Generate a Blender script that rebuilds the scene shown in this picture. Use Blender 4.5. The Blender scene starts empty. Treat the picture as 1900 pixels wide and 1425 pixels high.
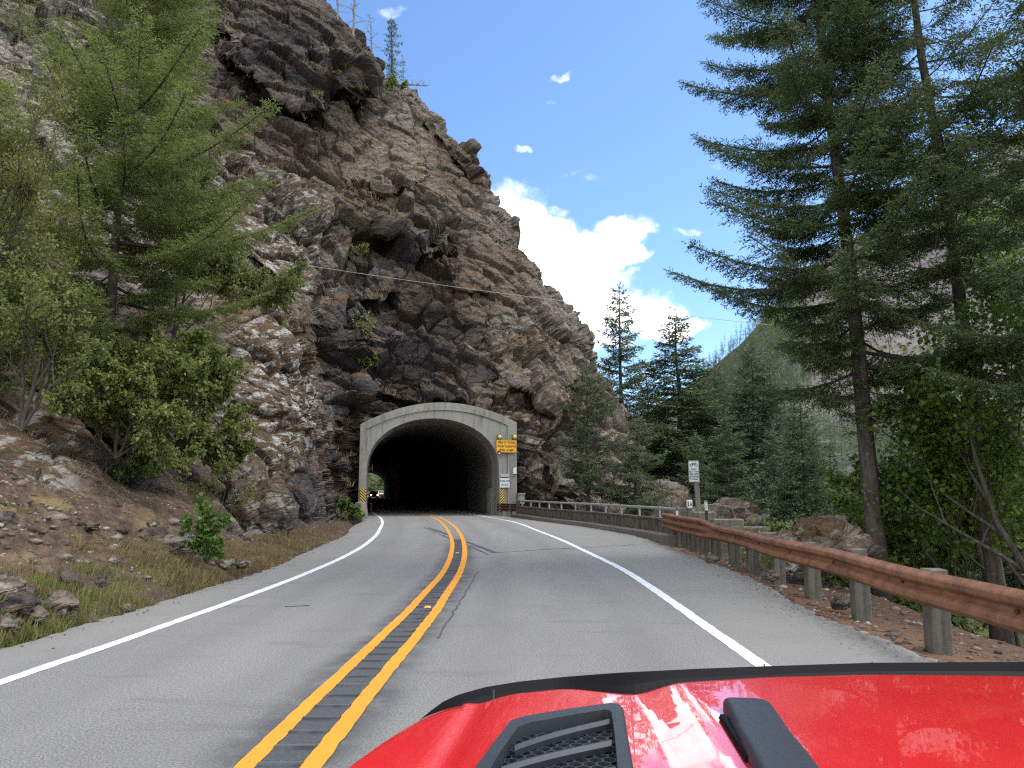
import bpy, math, random
import numpy as np
from mathutils import Vector, Matrix
random.seed(7)
RNG = np.random.default_rng(11)
SC = bpy.context.scene
COL = SC.collection
# ---------------------------------------------------------------- camera model
F, CX, CY, CAMH = 1382.0, 950.0, 712.5, 1.65
PITCH = math.atan((911.0 - CY) / F)
cP, sP = math.cos(PITCH), math.sin(PITCH)

def ray(px, py):
    a = (np.asarray(px, float) - CX) / F
    b = -(np.asarray(py, float) - CY) / F
    y = cP - b * sP
    return a / y, (sP + b * cP) / y

def gnd(px, py, z=0.0):
    a, b = ray(px, py)
    d = (z - CAMH) / b
    return float(a * d), float(d)

def at(px, py, d):
    a, b = ray(px, py)
    return Vector((float(a * d), float(d), float(CAMH + b * d)))

# ---------------------------------------------------------------- objects
def mesh_np(name, V, Fc, smooth=False, mat=None):
    """V (n,3); Fc (m,k) uniform polygons or list of such arrays."""
    V = np.ascontiguousarray(V, dtype=np.float32)
    Fs = Fc if isinstance(Fc, list) else [Fc]
    Fs = [np.asarray(f, dtype=np.int32) for f in Fs if len(f)]
    me = bpy.data.meshes.new(name)
    me.vertices.add(len(V))
    me.vertices.foreach_set("co", V.ravel())
    nl = sum(f.size for f in Fs)
    npoly = sum(len(f) for f in Fs)
    me.loops.add(nl)
    me.loops.foreach_set("vertex_index", np.concatenate([f.ravel() for f in Fs]))
    me.polygons.add(npoly)
    tot = np.concatenate([np.full(len(f), f.shape[1], np.int32) for f in Fs])
    st = np.concatenate([[0], np.cumsum(tot)[:-1]]).astype(np.int32)
    me.polygons.foreach_set("loop_start", st)
    me.polygons.foreach_set("loop_total", tot)
    if smooth:
        me.polygons.foreach_set("use_smooth", np.ones(npoly, bool))
    me.update(calc_edges=True)
    me.validate()
    if mat is not None:
        me.materials.append(mat)
    return me

def link(name, me, parent=None, loc=None, rotz=None):
    o = bpy.data.objects.new(name, me)
    COL.objects.link(o)
    if parent is not None:
        o.parent = parent
    if loc is not None:
        o.location = loc
    if rotz is not None:
        o.rotation_euler = (0, 0, rotz)
    return o

def tag(o, label=None, cat=None, group=None, kind=None):
    if label: o["label"] = label
    if cat: o["category"] = cat
    if group: o["group"] = group
    if kind: o["kind"] = kind
    return o

def thing(name, label, cat, loc=(0, 0, 0), rotz=0.0, group=None):
    o = bpy.data.objects.new(name, None)
    COL.objects.link(o)
    o.location = loc
    o.rotation_euler = (0, 0, rotz)
    o.empty_display_size = 0.1
    return tag(o, label, cat, group)

def dup(root, loc, rotz=0.0, scale=1.0, label=None, group=None):
    r = root.copy(); COL.objects.link(r)
    r.location = loc; r.rotation_euler = (0, 0, rotz)
    r.scale = (scale,) * 3 if not isinstance(scale, (tuple, list)) else scale
    if label: r["label"] = label
    if group: r["group"] = group
    for ch in list(root.children):
        c = ch.copy(); COL.objects.link(c); c.parent = r
        for g in list(ch.children):
            k = g.copy(); COL.objects.link(k); k.parent = c
    return r

class MB:
    """collects simple shapes into one mesh"""
    def __init__(s): s.v = []; s.f = []
    def add(s, verts, faces):
        b = len(s.v); s.v += [tuple(v) for v in verts]
        s.f += [tuple(i + b for i in f) for f in faces]
    def box(s, c, size, M=None, bev=0.0):
        x, y, z = [q / 2 for q in size]
        if bev <= 0:
            vs = [(sx * x, sy * y, sz * z) for sx in (-1, 1) for sy in (-1, 1) for sz in (-1, 1)]
            fs = [(0, 1, 3, 2), (4, 6, 7, 5), (0, 4, 5, 1), (2, 3, 7, 6), (0, 2, 6, 4), (1, 5, 7, 3)]
        else:
            b = min(bev, x * .9, y * .9, z * .9)
            vs = []; idx = {}
            for sx in (-1, 1):
                for sy in (-1, 1):
                    for sz in (-1, 1):
                        for k in range(3):
                            p = [sx * (x - b), sy * (y - b), sz * (z - b)]
                            p[k] = (sx * x, sy * y, sz * z)[k]
                            idx[(sx, sy, sz, k)] = len(vs); vs.append(tuple(p))
            fs = []
            for k in range(3):
                a, c2 = [q for q in range(3) if q != k]
                for sg in (-1, 1):
                    lp = []
                    for (u, w) in ((-1, -1), (1, -1), (1, 1), (-1, 1)):
                        sgn = [0, 0, 0]; sgn[k] = sg; sgn[a] = u; sgn[c2] = w
                        lp.append(idx[tuple(sgn) + (k,)])
                    if (sg > 0) == (k == 1): lp.reverse()
                    fs.append(tuple(lp))
            for k in range(3):                       # edges along axis k
                a, c2 = [q for q in range(3) if q != k]
                for u in (-1, 1):
                    for w in (-1, 1):
                        s0 = [0] * 3; s0[a] = u; s0[c2] = w
                        lo = list(s0); lo[k] = -1; hi = list(s0); hi[k] = 1
                        q = [idx[tuple(lo) + (a,)], idx[tuple(hi) + (a,)], idx[tuple(hi) + (c2,)], idx[tuple(lo) + (c2,)]]
                        fs.append(tuple(q))
            for sx in (-1, 1):
                for sy in (-1, 1):
                    for sz in (-1, 1):
                        fs.append((idx[(sx, sy, sz, 0)], idx[(sx, sy, sz, 1)], idx[(sx, sy, sz, 2)]))
        c = Vector(c)
        s.add([(M @ Vector(v) if M else Vector(v)) + c for v in vs], fs)
    def tube(s, pts, rads, n=8, cap=True):
        pts = [Vector(p) for p in pts]
        if not hasattr(rads, "__len__"): rads = [rads] * len(pts)
        rings = []
        ref = None
        for i, p in enumerate(pts):
            t = (pts[min(i + 1, len(pts) - 1)] - pts[max(i - 1, 0)]).normalized()
            if ref is None:
                ref = Vector((0, 0, 1)) if abs(t.z) < .9 else Vector((1, 0, 0))
            u = t.cross(ref).normalized(); w = u.cross(t).normalized(); ref = w
            rings.append([p + (u * math.cos(2 * math.pi * k / n) + w * math.sin(2 * math.pi * k / n)) * rads[i] for k in range(n)])
        vs = [v for r in rings for v in r]
        fs = [(i * n + k, i * n + (k + 1) % n, (i + 1) * n + (k + 1) % n, (i + 1) * n + k) for i in range(len(pts) - 1) for k in range(n)]
        if cap:
            fs.append(tuple(range(n))[::-1]); fs.append(tuple((len(pts) - 1) * n + k for k in range(n)))
        s.add(vs, fs)
    def prism(s, poly, y0, y1, M=None):
        """poly in (x,z), extruded along y"""
        n = len(poly)
        vs = [Vector((x, y0, z)) for x, z in poly] + [Vector((x, y1, z)) for x, z in poly]
        if M: vs = [M @ v for v in vs]
        fs = [tuple(range(n)), tuple(range(2 * n - 1, n - 1, -1))] + [(i, i + n, (i + 1) % n + n, (i + 1) % n) for i in range(n)]
        s.add(vs, fs)
    def mesh(s, name, mat, smooth=False, fix=True):
        me = bpy.data.meshes.new(name)
        me.from_pydata(s.v, [], s.f)
        if fix:
            import bmesh
            bm = bmesh.new(); bm.from_mesh(me)
            bmesh.ops.recalc_face_normals(bm, faces=bm.faces)
            bm.to_mesh(me); bm.free()
        if smooth:
            me.polygons.foreach_set("use_smooth", np.ones(len(me.polygons), bool))
        if mat is not None: me.materials.append(mat)
        me.update()
        return me
    def build(s, name, mat, parent=None, smooth=False, loc=None, rotz=None, fix=True):
        return link(name, s.mesh(name, mat, smooth, fix), parent, loc, rotz)

# ---------------------------------------------------------------- numpy noise
def _hash(i, j, k, s):
    h = i.astype(np.uint32) * np.uint32(374761393) + j.astype(np.uint32) * np.uint32(668265263) + k.astype(np.uint32) * np.uint32(2246822519) + np.uint32((s * 974634777) & 0xffffffff)
    h = (h ^ (h >> np.uint32(13))) * np.uint32(1274126177)
    h = (h ^ (h >> np.uint32(16))) * np.uint32(2654435769)
    return ((h ^ (h >> np.uint32(15))) & np.uint32(0xffffff)).astype(np.float32) * np.float32(1 / 0xffffff)

def vnoise(P, s=0):
    i = np.floor(P).astype(np.int32); f = (P - i).astype(np.float32)
    u = f * f * f * (f * (f * 6 - 15) + 10)
    out = 0
    for dx in (0, 1):
        wx = u[:, 0] if dx else 1 - u[:, 0]
        for dy in (0, 1):
            wy = u[:, 1] if dy else 1 - u[:, 1]
            for dz in (0, 1):
                wz = u[:, 2] if dz else 1 - u[:, 2]
                out = out + wx * wy * wz * _hash(i[:, 0] + dx, i[:, 1] + dy, i[:, 2] + dz, s)
    return out * 2 - 1

def fbm(P, oct=4, s=0, gain=.5, lac=2.03):
    a, t, r = 1.0, 0.0, 0
    for o in range(oct):
        r = r + a * vnoise(P, s + o * 17); t += a
        P = P * lac + 3.7; a *= gain
    return r / t

def worley(P, s=0, block=0.0):
    """returns F1, F2, random id, vector to nearest feature"""
    i = np.floor(P).astype(np.int32); f = (P - i).astype(np.float32)
    n = len(P)
    F1 = np.full(n, 9, np.float32); F2 = np.full(n, 9, np.float32)
    ID = np.zeros(n, np.float32); VX = np.zeros((n, 3), np.float32)
    for dx in (-1, 0, 1):
        for dy in (-1, 0, 1):
            for dz in (-1, 0, 1):
                a, b, c = i[:, 0] + dx, i[:, 1] + dy, i[:, 2] + dz
                h1 = _hash(a, b, c, s); h2 = _hash(a, b, c, s + 1); h3 = _hash(a, b, c, s + 2)
                d = np.stack([dx + h1 - f[:, 0], dy + h2 - f[:, 1], dz + h3 - f[:, 2]], 1)
                q = np.sqrt((d * d).sum(1))
                if block: q = q * (1 - block) + block * np.abs(d).max(1)
                m = q < F1
                F2 = np.where(m, F1, np.minimum(F2, q))
                F1 = np.where(m, q, F1)
                ID = np.where(m, h1 * 7.13 + h2 * 3.7 + h3 * 5.1, ID)
                VX[m] = d[m]
    return F1, F2, ID % 1.0, VX

def sstep(a, b, x):
    t = np.clip((x - a) / (b - a), 0, 1)
    return t * t * (3 - 2 * t)

# ---------------------------------------------------------------- material helpers
class NT:
    def __init__(s, name):
        s.m = bpy.data.materials.new(name); s.m.use_nodes = True
        s.t = s.m.node_tree; s.n = s.t.nodes; s.l = s.t.links
        s.b = s.n["Principled BSDF"]
    def new(s, t, **kw):
        n = s.n.new(t)
        for k, v in kw.items(): setattr(n, k, v)
        return n
    def put(s, sock, v):
        if hasattr(v, "is_output") or isinstance(v, bpy.types.NodeSocket): s.l.new(v, sock)
        elif isinstance(v, (tuple, list)):
            sock.default_value = tuple(v) + (1,) if len(v) == 3 and len(sock.default_value) == 4 else tuple(v)
        else: sock.default_value = v
    def coord(s, kind="Object"):
        return s.new("ShaderNodeTexCoord").outputs[kind]
    def mapping(s, v, scale=(1, 1, 1), rot=(0, 0, 0), loc=(0, 0, 0)):
        n = s.new("ShaderNodeMapping")
        s.put(n.inputs["Vector"], v); n.inputs["Scale"].default_value = scale
        n.inputs["Rotation"].default_value = rot; n.inputs["Location"].default_value = loc
        return n.outputs[0]
    def noise(s, v, scale, detail=4, rough=.55, dist=0.0, col=False):
        n = s.new("ShaderNodeTexNoise")
        s.put(n.inputs["Vector"], v); n.inputs["Scale"].default_value = scale
        n.inputs["Detail"].default_value = detail; n.inputs["Roughness"].default_value = rough
        n.inputs["Distortion"].default_value = dist
        return n.outputs["Color" if col else "Fac"]
    def voro(s, v, scale, feature="F1", out="Distance"):
        n = s.new("ShaderNodeTexVoronoi", feature=feature)
        s.put(n.inputs["Vector"], v); n.inputs["Scale"].default_value = scale
        return n.outputs[out]
    def ramp(s, f, stops, interp="LINEAR"):
        n = s.new("ShaderNodeValToRGB"); cr = n.color_ramp; cr.interpolation = interp
        while len(cr.elements) < len(stops): cr.elements.new(.5)
        for e, (p, c) in zip(cr.elements, stops):
            e.position = p
            e.color = tuple(c) + (1,) if hasattr(c, "__len__") else (c, c, c, 1)
        s.put(n.inputs[0], f)
        return n.outputs[0]
    def mix(s, f, a, b, mode="MIX"):
        n = s.new("ShaderNodeMix", data_type="RGBA", blend_type=mode)
        s.put(n.inputs[0], f); s.put(n.inputs[6], a); s.put(n.inputs[7], b)
        return n.outputs[2]
    def math(s, op, a, b=0.0, clamp=False, c=None):
        n = s.new("ShaderNodeMath", operation=op); n.use_clamp = clamp
        s.put(n.inputs[0], a); s.put(n.inputs[1], b)
        if c is not None: s.put(n.inputs[2], c)
        return n.outputs[0]
    def mrange(s, v, a, b, c=0.0, d=1.0, smooth=True):
        n = s.new("ShaderNodeMapRange")
        n.interpolation_type = "SMOOTHSTEP" if smooth else "LINEAR"
        s.put(n.inputs[0], v); n.inputs[1].default_value = a; n.inputs[2].default_value = b
        n.inputs[3].default_value = c; n.inputs[4].default_value = d
        return n.outputs[0]
    def attr(s, name, out="Fac"):
        return s.new("ShaderNodeAttribute", attribute_name=name).outputs[out]
    def bump(s, h, strength=.5, dist=.02, normal=None):
        n = s.new("ShaderNodeBump"); n.inputs["Strength"].default_value = strength
        n.inputs["Distance"].default_value = dist; s.put(n.inputs["Height"], h)
        if normal is not None: s.put(n.inputs["Normal"], normal)
        return n.outputs[0]
    def set(s, **kw):
        for k, v in kw.items():
            s.put(s.b.inputs[k.replace("_", " ")], v)
        return s

def plain(name, col, rough=.6, metal=0.0, var=.25, scale=8, spec=.4, bump=0.0):
    t = NT(name)
    c = t.coord()
    n = t.noise(c, scale, 5, .6)
    lo = tuple(q * (1 - var) for q in col); hi = tuple(q * (1 + var) for q in col)
    t.set(Base_Color=t.ramp(n, [(.3, lo), (.7, hi)]), Roughness=rough, Metallic=metal, Specular_IOR_Level=spec)
    if bump: t.set(Normal=t.bump(t.noise(c, scale * 6, 4), .4, bump))
    return t.m
EXPOSURE, SUN_E, SKY_S = 1.27, 1.0, 0.12
SKY_TINT = (.70, .82, .94); CLOUD = (14, 14.0, 14.0)
# ================================================================ camera, sky, sun
cam = bpy.data.cameras.new("camera")
cam.sensor_fit = "HORIZONTAL"; cam.sensor_width = 36
cam.lens = 36 * F / 1900.0
cam.clip_start = 0.05; cam.clip_end = 6000
camo = bpy.data.objects.new("camera", cam); COL.objects.link(camo)
camo.location = (0, 0, CAMH); camo.rotation_euler = (math.pi / 2 + PITCH, 0, 0)
SC.camera = camo
SC.view_settings.view_transform = "Standard"; SC.view_settings.look = "None"
SC.view_settings.exposure = EXPOSURE; SC.view_settings.gamma = 1
SC.cycles.use_denoising = False; SC.cycles.use_adaptive_sampling = False; SC.cycles.filter_width = 1.25
SC.cycles.max_bounces = 8; SC.cycles.transparent_max_bounces = 8
SC.cycles.sample_clamp_indirect = 6.0

SUN_EL, SUN_AZ = math.radians(57), math.radians(80)     # azimuth clockwise from +Y
sl = bpy.data.lights.new("sun", "SUN"); sl.energy = SUN_E; sl.angle = math.radians(20); sl.color = (1, .95, .87)
so = bpy.data.objects.new("sun", sl); COL.objects.link(so)
sd = Vector((math.sin(SUN_AZ) * math.cos(SUN_EL), math.cos(SUN_AZ) * math.cos(SUN_EL), math.sin(SUN_EL)))
so.rotation_euler = sd.to_track_quat("Z", "Y").to_euler()
so.location = (20, 0, 60)

def make_world():
    w = bpy.data.worlds.new("World"); SC.world = w; w.use_nodes = True
    t = NT.__new__(NT); t.t = w.node_tree; t.n = t.t.nodes; t.l = t.t.links
    bg = t.n["Background"]
    sky = t.new("ShaderNodeTexSky", sky_type="NISHITA", sun_disc=False)
    sky.sun_elevation = SUN_EL; sky.sun_rotation = SUN_AZ
    sky.altitude = 400; sky.air_density = 1.0; sky.dust_density = .6; sky.ozone_density = 2.2
    d = t.coord("Generated")
    sep = t.new("ShaderNodeSeparateXYZ"); t.l.new(d, sep.inputs[0])
    X, Y, Z = sep.outputs
    ys = t.math("MAXIMUM", Y, .05)
    u = t.math("DIVIDE", X, ys); v = t.math("DIVIDE", Z, ys)
    cmb = t.new("ShaderNodeCombineXYZ"); t.l.new(u, cmb.inputs[0]); t.l.new(v, cmb.inputs[1])
    uv = cmb.outputs[0]
    wob = t.noise(uv, 9, 6, .6, col=True)
    wv = t.new("ShaderNodeVectorMath", operation="MULTIPLY_ADD")
    t.l.new(wob, wv.inputs[0]); wv.inputs[1].default_value = (.11, .085, 0)
    off = t.new("ShaderNodeVectorMath", operation="SUBTRACT"); t.l.new(uv, off.inputs[0]); off.inputs[1].default_value = (.055, .0425, 0)
    t.l.new(off.outputs[0], wv.inputs[2])
    p = wv.outputs[0]
    blobs = [  # px, py, rx, ry, peak   (places in the sky, converted to directions)
        (930, 420, 90, 70, .95), (950, 375, 70, 38, .5), (990, 465, 120, 66, 1.0), (1050, 505, 125, 66, 1.0), (1000, 570, 150, 95, 1.0), (1120, 565, 125, 52, 1.0),
        (1205, 585, 75, 38, 1.0), (1160, 438, 58, 50, 1.0), (1192, 460, 26, 24, .8), (1268, 606, 56, 22, .9), (1080, 625, 110, 26, .8),
        (1072, 332, 60, 17, .36), (962, 284, 20, 10, .5), (1040, 153, 32, 8, .5), (1022, 179, 22, 7, .38), (722, 22, 40, 16, .45),
        (1262, 426, 36, 13, .5), (1030, 400, 26, 13, .46), (1138, 484, 26, 9, .5), (1172, 492, 16, 10, .5), (1095, 455, 46, 34, .75),
        (1330, 300, 70, 14, .3), (1000, 690, 400, 26, .4),
    ]
    acc = None
    for bx, by, rx, ry, pk in blobs:
        a, b = ray(bx, by)
        n = t.new("ShaderNodeVectorMath", operation="SUBTRACT"); t.l.new(p, n.inputs[0]); n.inputs[1].default_value = (float(a), float(b), 0)
        m = t.new("ShaderNodeVectorMath", operation="MULTIPLY"); t.l.new(n.outputs[0], m.inputs[0]); m.inputs[1].default_value = (F / rx, F / ry, 0)
        ln = t.new("ShaderNodeVectorMath", operation="LENGTH"); t.l.new(m.outputs[0], ln.inputs[0])
        f = t.mrange(ln.outputs["Value"], 1.5, .35, 0, pk)
        acc = f if acc is None else t.math("MAXIMUM", acc, f)
    det = t.noise(uv, 30, 8, .7)
    dens = t.math("ADD", acc, t.math("MULTIPLY", t.math("SUBTRACT", det, .5), .85))
    dens = t.math("MULTIPLY", t.mrange(dens, .24, 1.02), t.mrange(acc, .0, .22))
    front = t.mrange(Y, .05, .2)
    dens = t.math("MULTIPLY", dens, front)
    dens = t.math("MULTIPLY", dens, t.mrange(acc, .25, .8, .42, 1))
    # unseen clouds overhead and behind, thickened to add fill light
    gz = t.math("MAXIMUM", Z, .08)
    c2 = t.new("ShaderNodeCombineXYZ"); t.l.new(t.math("DIVIDE", X, gz), c2.inputs[0]); t.l.new(t.math("DIVIDE", Y, gz), c2.inputs[1])
    far = t.mrange(t.noise(c2.outputs[0], .9, 6, .6), .36, .58)
    back = t.mrange(Y, .35, -.05)
    dens = t.math("MAXIMUM", dens, t.math("MULTIPLY", far, t.math("MULTIPLY", back, t.mrange(Z, .02, .12))))
    skyc = t.mix(1.0, sky.outputs[0], SKY_TINT, "MULTIPLY")
    col = t.mix(dens, skyc, t.mix(t.mrange(t.noise(uv, 7, 5, .6), .35, .6), tuple(q * .62 for q in CLOUD), CLOUD))
    t.l.new(col, bg.inputs[0]); bg.inputs[1].default_value = SKY_S
make_world()

# ================================================================ road plan
WL = [(0,1265),(140,1220),(281,1169.5),(421,1120),(547.6,1073),(632,1037),(674,1014),(700,992),(705.5,979.5),(711,971.6),(707,960.5)]
WR = [(1410.5,1232),(1342,1184.7),(1273.7,1136),(1223.7,1100.5),(1158,1057),(1092,1025.5),(1039.5,1000.5),(998,985),(968,972.4),(936.8,964.5),(905,959.7)]
YL = [(454,1425),(542,1337),(627,1258),(710,1179),(767,1126),(782,1106),(814.5,1074),(829.5,1050.5),(838,1027),(840,1008),(836.6,995),(828,979.5),(816,967),(799.5,957.4)]
YR = [(577,1425),(646,1337),(709,1258),(775,1179),(816,1126),(825.5,1106),(848.4,1074),(858.7,1050.5),(863,1027),(861,1008),(856.8,995),(846.5,979.5),(830,967),(810,957.4)]
EL = [(0,1204.6),(70,1183.5),(140,1164),(252.7,1133),(362,1096.5),(500,1057),(590,1014),(642,995),(651,978),(674,967.5)]
ER = [(1734,1224),(1660,1194.5),(1568,1156),(1492,1135),(1447,1098),(1381.6,1066),(1315.8,1042.6),(1263,1024)]

# tunnel frame: the portal stands at PO, its axis leads away from us to the left
PO = Vector((-5.3, 50.0, 0)); AX = Vector((-.218, .976, 0)); RX = Vector((.976, .218, 0))
def pl(x, y, z): return PO + RX * x + AX * y + Vector((0, 0, z))       # portal-local -> world
def tcen(y):          # tunnel centreline, X at world depth y
    s = y - 50
    return -5.3 - .2055 * s - .000115 * s * s
def interp_line(W, extra_near, off):
    """points by depth -> function X(y), running on through the tunnel at offset off from its centreline"""
    ys = [extra_near[1]] + [p[1] for p in W]
    xs = [extra_near[0]] + [p[0] for p in W]
    yy = np.concatenate([ys, np.arange(58, 330, 8)]); xx = np.concatenate([xs, [tcen(y) + off for y in np.arange(58, 330, 8)]])
    o = np.argsort(yy); yy, xx = yy[o], xx[o]
    def f(y):
        y = np.asarray(y, float)
        # smooth the polyline with a small window
        w = np.clip(.06 * np.abs(y) + .3, .3, 4)
        return sum(np.interp(y + w * k, yy, xx) for k in (-1, -.5, 0, .5, 1)) / 5
    return f
G = lambda L: [gnd(*p) for p in L]
fWL = interp_line(G(WL), (-4.6, -30), -3.75); fWR = interp_line(G(WR), (2.5, -30), 3.35)
fYL = interp_line(G(YL), (-1.75, -30), -.22); fYR = interp_line(G(YR), (-1.35, -30), .22)
fEL = interp_line(G(EL) + [(-9.45, 49.0)], (-5.6, -30), -4.4)
fER = interp_line(G(ER) + [(4.7, 27.4), (4.4, 29.7), (3.4, 35.6), (1.75, 41.4), (.95, 44), (-.6, 50)], (4.15, -30), 4.4)

# ---------------------------------------------------------------- materials of the setting
def asphalt():
    t = NT("asphalt"); c = t.coord()
    big = t.noise(t.mapping(c, (1, .25, 1)), .9, 5, .6)
    col = t.ramp(big, [(.25, (.150, .146, .138)), (.75, (.196, .191, .181))])
    sp = t.noise(c, 58, 4, .75)
    col = t.mix(1, col, t.ramp(sp, [(.30, .42), (.5, .95), (.70, 1.75)]), "MULTIPLY")
    sp2 = t.voro(c, 45)
    col = t.mix(t.mrange(sp2, .17, .09), col, (.38, .38, .37))
    tar = t.attr("tar")
    col = t.mix(t.math("MULTIPLY", tar, t.mrange(t.noise(c, 3.5, 4), .3, .6, .45, .9)), col, (.055, .056, .06))
    pol = t.attr("shoulder")
    col = t.mix(t.math("MULTIPLY", pol, .75), col, t.mix(t.noise(c, 1.3, 5), (.165, .165, .15), (.215, .21, .188)))
    col = t.mix(t.math("MULTIPLY", t.attr("wheel"), .30), col, (.115, .112, .108))
    st = t.mrange(t.noise(t.mapping(c, (.5, 2, 1)), 1.1, 5, .6), .56, .72)
    col = t.mix(t.math("MULTIPLY", st, .3), col, (.08, .078, .075))
    t.set(Base_Color=col, Roughness=.86, Specular_IOR_Level=.3, Normal=t.bump(sp, .35, .006))
    return t.m
M_ASPH = asphalt()

def paint(name, c0, wear):
    t = NT(name); c = t.coord()
    n = t.noise(c, 22, 6, .65); n2 = t.noise(c, 2.2, 4)
    col = t.ramp(n2, [(.3, tuple(q * .88 for q in c0)), (.7, c0)])
    k = t.math("ADD", n, t.math("MULTIPLY", t.math("SUBTRACT", n2, .5), .25))
    col = t.mix(t.math("MULTIPLY", t.mrange(k, .62, .72), wear), col, (.15, .14, .13))
    t.set(Base_Color=col, Roughness=.6, Specular_IOR_Level=.35, Normal=t.bump(t.noise(c, 90, 2), .25, .004))
    return t.m
M_WHITE = paint("white_road_paint", (.62, .64, .66), 1.0)
M_YELLOW = paint("yellow_road_paint", (.66, .275, .026), .75)

def rumble_mat():
    t = NT("rumble_asphalt"); c = t.coord()
    n = t.noise(c, 60, 4, .6)
    col = t.ramp(n, [(.3, (.030, .032, .035)), (.7, (.075, .078, .082))])
    col = t.mix(t.math("MULTIPLY", t.attr("ridge"), .9), col, (.012, .012, .014))
    col = t.mix(t.math("MULTIPLY", t.attr("worn"), .7), col, (.15, .15, .15))
    t.set(Base_Color=col, Roughness=.8, Normal=t.bump(n, .4, .006))
    return t.m
M_RUMB = rumble_mat()

def concrete(name, base, dark, streak=.5, moss=.0):
    t = NT(name); c = t.coord()
    n = t.noise(c, .8, 6, .62)
    col = t.ramp(n, [(.3, tuple(q * .82 for q in base)), (.7, base)])
    st = t.noise(t.mapping(c, (2.6, 2.6, .22)), 1.6, 6, .66)
    col = t.mix(t.math("MULTIPLY", t.mrange(st, .48, .70), streak), col, dark)
    fine = t.noise(c, 24, 5, .6)
    col = t.mix(1, col, t.ramp(fine, [(.3, .86), (.7, 1.1)]), "MULTIPLY")
    if moss:
        mn = t.noise(c, 3.5, 6, .7)
        col = t.mix(t.math("MULTIPLY", t.mrange(mn, .5, .62), moss), col, (.035, .03, .016))
    t.set(Base_Color=col, Roughness=.88, Specular_IOR_Level=.25, Normal=t.bump(fine, .3, .015))
    return t.m
M_CONC = concrete("portal_concrete", (.29, .28, .25), (.10, .095, .08), .75)
M_CONC2 = concrete("stained_concrete", (.125, .112, .092), (.028, .025, .020), .95, .85)
M_CONC3 = concrete("kerb_concrete", (.185, .170, .142), (.09, .08, .065), .6, .4)
M_LINER = concrete("tunnel_lining", (.07, .066, .06), (.02, .019, .017), .85)  # deep-bore gloom put into the concrete colour
M_POST = concrete("weathered_post", (.135, .124, .104), (.055, .05, .041), .9, .35)
M_DARK = plain("dark_void", (.006, .006, .006), .9)

# ---------------------------------------------------------------- ground
def hterrain(x, y):
    er = fER(np.clip(y, -30, 320)); el = fEL(np.clip(y, -30, 320))
    s = x - er
    bridge = sstep(24, 29, y) * (1 - sstep(50, 54, y))
    z = -.07 - .10 * np.clip(s, 0, 2.2) - .48 * np.clip(s - 2.2, 0, 20) - .1 * np.clip(s - 22, 0, 60)
    z = z - bridge * 5.0 * sstep(.3, 2.2, s) * (1 - sstep(12, 26, s))
    z = z + .10 * np.clip(s - 95, 0, 4000)
    z = z + sstep(5, 30, s) * (1 - sstep(100, 160, s)) * 0
    # far behind the bluff the valley floor stays low
    left = np.clip(el - x, 0, None)
    z = np.where(s > 0, z, -.07)
    z = z - .9 * sstep(.1, 1.2, left) * (1 - sstep(196, 203, y))
    z = z + np.where((y > 203), .55 * np.clip(left - 2.5, 0, 200) , 0)
    n = fbm(np.stack([x * .25, y * .25, x * 0], 1), 4, 5)
    n2 = fbm(np.stack([x * 1.6, y * 1.6, x * 0], 1), 3, 9)
    k = sstep(.5, 6, np.maximum(s, left * .7))
    return z + k * n * np.clip(np.maximum(s, left) * .10, 0, 1.2) + sstep(.2, 1.0, np.maximum(s, left)) * n2 * .035

def make_ground():
    gx = np.concatenate([[-700, -450, -320], np.arange(-200, -14, 3.0), np.arange(-14, 3, .7), np.arange(3, 14, .22), np.arange(14, 60, 1.0), np.arange(60, 300, 8.0), [400, 600, 900, 1300]])
    gy = np.concatenate([[-300, -150], np.arange(-60, -2, 3.0), np.arange(-2, 34, .3), np.arange(34, 70, .8), np.arange(70, 340, 4.0), [380, 450, 600, 900, 1300]])
    XX, YY = np.meshgrid(gx, gy); x = XX.ravel(); y = YY.ravel()
    z = hterrain(x, y)
    z = np.minimum(z, 30)
    V = np.stack([x, y, z], 1)
    nx, ny = len(gx), len(gy)
    I = (np.arange(ny - 1)[:, None] * nx + np.arange(nx - 1)[None]).ravel()
    Fc = np.stack([I, I + 1, I + nx + 1, I + nx], 1)
    t = NT("forest_floor"); c = t.coord()
    n = t.noise(c, .35, 6, .6); f = t.noise(c, 9, 6, .7); g = t.voro(c, 14)
    col = t.ramp(f, [(.25, (.028, .018, .012)), (.45, (.085, .050, .032)), (.62, (.13, .085, .056)), (.8, (.24, .18, .13))])
    col = t.mix(t.math("MULTIPLY", t.mrange(g, .16, .06), .8), col, (.26, .22, .18))
    need = t.attr("needles")
    nm = t.math("MULTIPLY", need, t.mrange(t.noise(c, 3.2, 6, .7), .30, .52))
    col = t.mix(nm, col, t.mix(t.noise(c, 60, 3), (.105, .058, .036), (.20, .118, .076)))
    far = t.mrange(t.attr("green"), 0, 1)
    col = t.mix(far, col, t.mix(n, (.03, .045, .014), (.075, .085, .03)))
    t.set(Base_Color=col, Roughness=.95, Specular_IOR_Level=.15, Normal=t.bump(f, .8, .05))
    me = mesh_np("ground", V, Fc, True, t.m)
    s = x - fER(np.clip(y, -30, 320))
    a = me.attributes.new("needles", "FLOAT", "POINT"); a.data.foreach_set("value", ((1 - sstep(.5, 1.6, s + .25 * fbm(np.stack([x, y, x * 0], 1), 3, 3))) * (s > -.5)).astype(np.float32))
    a = me.attributes.new("green", "FLOAT", "POINT"); a.data.foreach_set("value", np.maximum(sstep(7, 22, s), (y > 60) * 1.0).astype(np.float32))
    tag(link("ground", me), kind="structure")
make_ground()

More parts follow.
